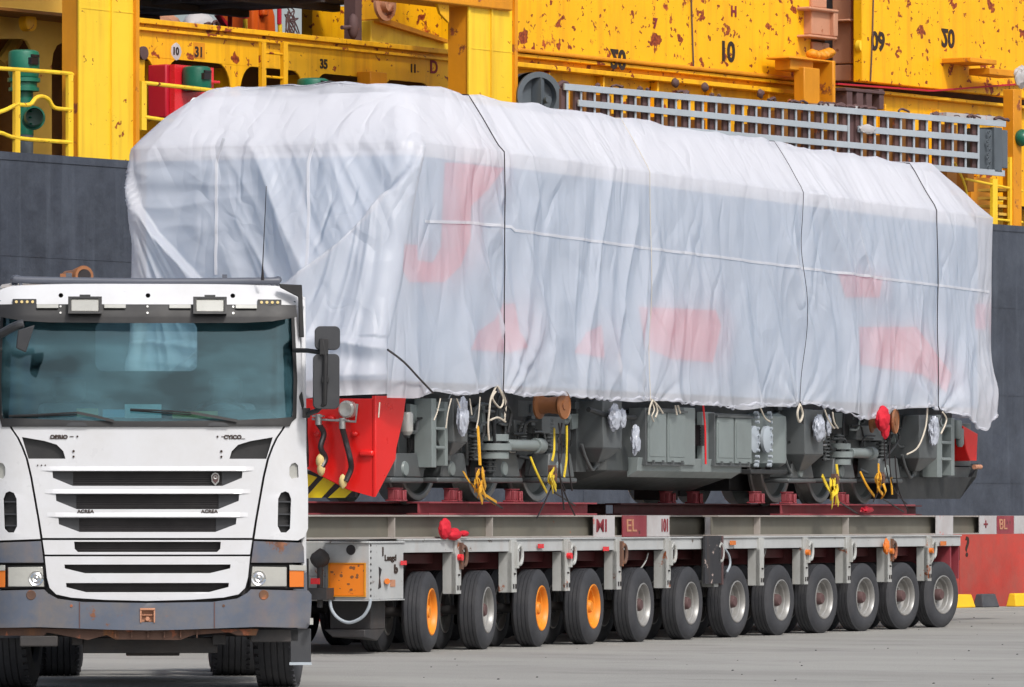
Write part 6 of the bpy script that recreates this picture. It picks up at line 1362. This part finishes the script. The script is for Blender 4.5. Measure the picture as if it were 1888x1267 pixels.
# fender arcs
for s in (-1, 1):
    mb = MB(); c_ = Vector((s*1.06, 1.4, .53)); vs = []; kk = 14
    for i in range(kk):
        a = radians(-10+i*200/(kk-1)); r = .64; 
        for xx in (s*.95, s*1.31): vs.append((xx, c_.y-r*cos(a), c_.z+r*sin(a)))
    mb.add(vs, [(2*i, 2*i+1, 2*i+3, 2*i+2) for i in range(kk-1)]); o = mb.build('fender', 'bumper', tk); sm = o.modifiers.new('s', 'SOLIDIFY'); sm.thickness = .03
# wheels
def block_tyre(R_, W_, rim_):
    mb = tyre_mesh(R_, W_, rim_, grooves=5); n = 44
    for i in range(n):
        t = 2*pi*i/n
        for y0, y1 in ((.02, .055), (W_-.055, W_-.02)):
            d = Vector((cos(t), 0, sin(t))); e = Vector((-sin(t), 0, cos(t)))*.022; a = d*(R_-.02); b = d*(R_+.003)
            mb.hexa([a-e+Vector((0, y0, 0)), a+e+Vector((0, y0, 0)), a+e+Vector((0, y1, 0)), a-e+Vector((0, y1, 0)), b-e+Vector((0, y0, 0)), b+e+Vector((0, y0, 0)), b+e+Vector((0, y1, 0)), b-e+Vector((0, y1, 0))])
    return mb
wt = block_tyre(.52, .36, .29).build('wheel', 'rubber', tk); rim_mesh(.29, .36).build('rim', 'srim', wt)
def tw(x, y, right, yaw=0, src=None):
    global wtused
    o = wt if not wtused else copy_tree(wt, tk); wtused = True
    o.location = (x, y, .52); o.rotation_euler = (0, 0, (pi/2 if right else -pi/2)+yaw); return o
wtused = False
tw(1.27, 1.4, True, radians(-7)); tw(-1.27, 1.4, False, radians(-7))
for y in (5.2, 6.55):
    for x, r in ((1.22, True), (.93, True), (-1.22, False), (-.93, False)):
        o = tw(x, y, r); o.scale = (1, .75, 1) if False else (1, 1, 1)
# cab interior
mb = MB(); mb.box(-1.22, 1.22, .12, .75, 1.9, Z(776)); mb.hexa([(.1, .3, Z(778)), (1.1, .3, Z(778)), (1.1, .8, Z(770)), (.1, .8, Z(770)), (.3, .4, Z(757)), (1.0, .4, Z(757)), (1.0, .75, Z(752)), (.3, .75, Z(752))]); mb.build('dashboard', 'dash', tk, bevel=.02)
mb = MB(); c_ = Vector((.62, .95, 2.22)); mb.lathe(c_, (0, -1, 1.2), [(0, .2), (.02, .22), (.04, .2), (.02, .185), (0, .2)], 28); mb.box(c_.x-.2, c_.x+.2, c_.y-.01, c_.y+.01, c_.z-.03, c_.z+.01); mb.build('steering_wheel', 'black', tk)
for x in (-.65, .65):
    o = MB().box(x-.25, x+.25, 1.35, 1.5, 1.7, 2.35).build('seat', paint('seat_cloth', (.20, .25, .28), .9, bump=.01), tk, bevel=.05); MB().box(x-.14, x+.14, 1.38, 1.48, 2.37, 2.56).build('headrest', 'dash', o, bevel=.04)
mb = MB(); mb.box(-1.2, 1.2, .3, 1.98, 3.12, 3.16); mb.box(-1.23, 1.23, .3, 2., 1.2, 1.24); mb.build('cab_lining', 'cabin', tk)
mb = MB(); mb.box(X(-88), X(-68), .3, .32, Z(734), Z(728)); mb.cyl((X(-78), .31, Z(745)), (X(-77), .31, Z(760)), .006, n=6); mb.cyl((X(-78), .31, Z(734)), (X(-77), .31, Z(760)), .005, n=6); mb.build('dash_camera', 'cable', tk)
def paperobj(x0, x1, y0, y1, mat, label, d=.2):
    o = MB().hexa([(X(x0), d, Z(y1)), (X(x1), d, Z(y1)), (X(x1), d+.02, Z(y1)), (X(x0), d+.02, Z(y1)), (X(x0), d+.08, Z(y0)), (X(x1), d+.08, Z(y0)), (X(x1), d+.1, Z(y0)), (X(x0), d+.1, Z(y0))]).build('paper_sheet', mat)
    solo(o, TK, label, 'paper', 'papers on the truck dashboard')
paperobj(-131, -91, 752, 768, 'papery', 'tan card lying on the dashboard left of the blue leaflet')
paperobj(-83, -42, 754, 769, 'paperb', 'light blue leaflet on the dashboard beside the tan card')
paperobj(-42, 26, 744, 770, 'paper', 'pale folder standing largest on the dashboard behind the wiper', .26)
paperobj(46, 130, 757, 771, 'papery', 'low pinkish paper strip on the dashboard at right', .2)
# ============================================================ put every thing's origin at its base
bpy.context.view_layer.update()
def walk(o):
    yield o
    for c in o.children: yield from walk(c)
for r in ROOTS:
    pts = []; inv = r.matrix_world.inverted()
    for o in walk(r):
        if o.type == 'MESH': m = inv @ o.matrix_world; pts += [m @ Vector(c) for c in o.bound_box]
    if not pts: continue
    c = Vector(((min(p.x for p in pts)+max(p.x for p in pts))/2, (min(p.y for p in pts)+max(p.y for p in pts))/2, min(p.z for p in pts)))
    if r.type == 'MESH': r.data.transform(Matrix.Translation(-c))
    for ch in r.children: ch.location = Vector(ch.location)-c
    r.location = r.matrix_world @ c
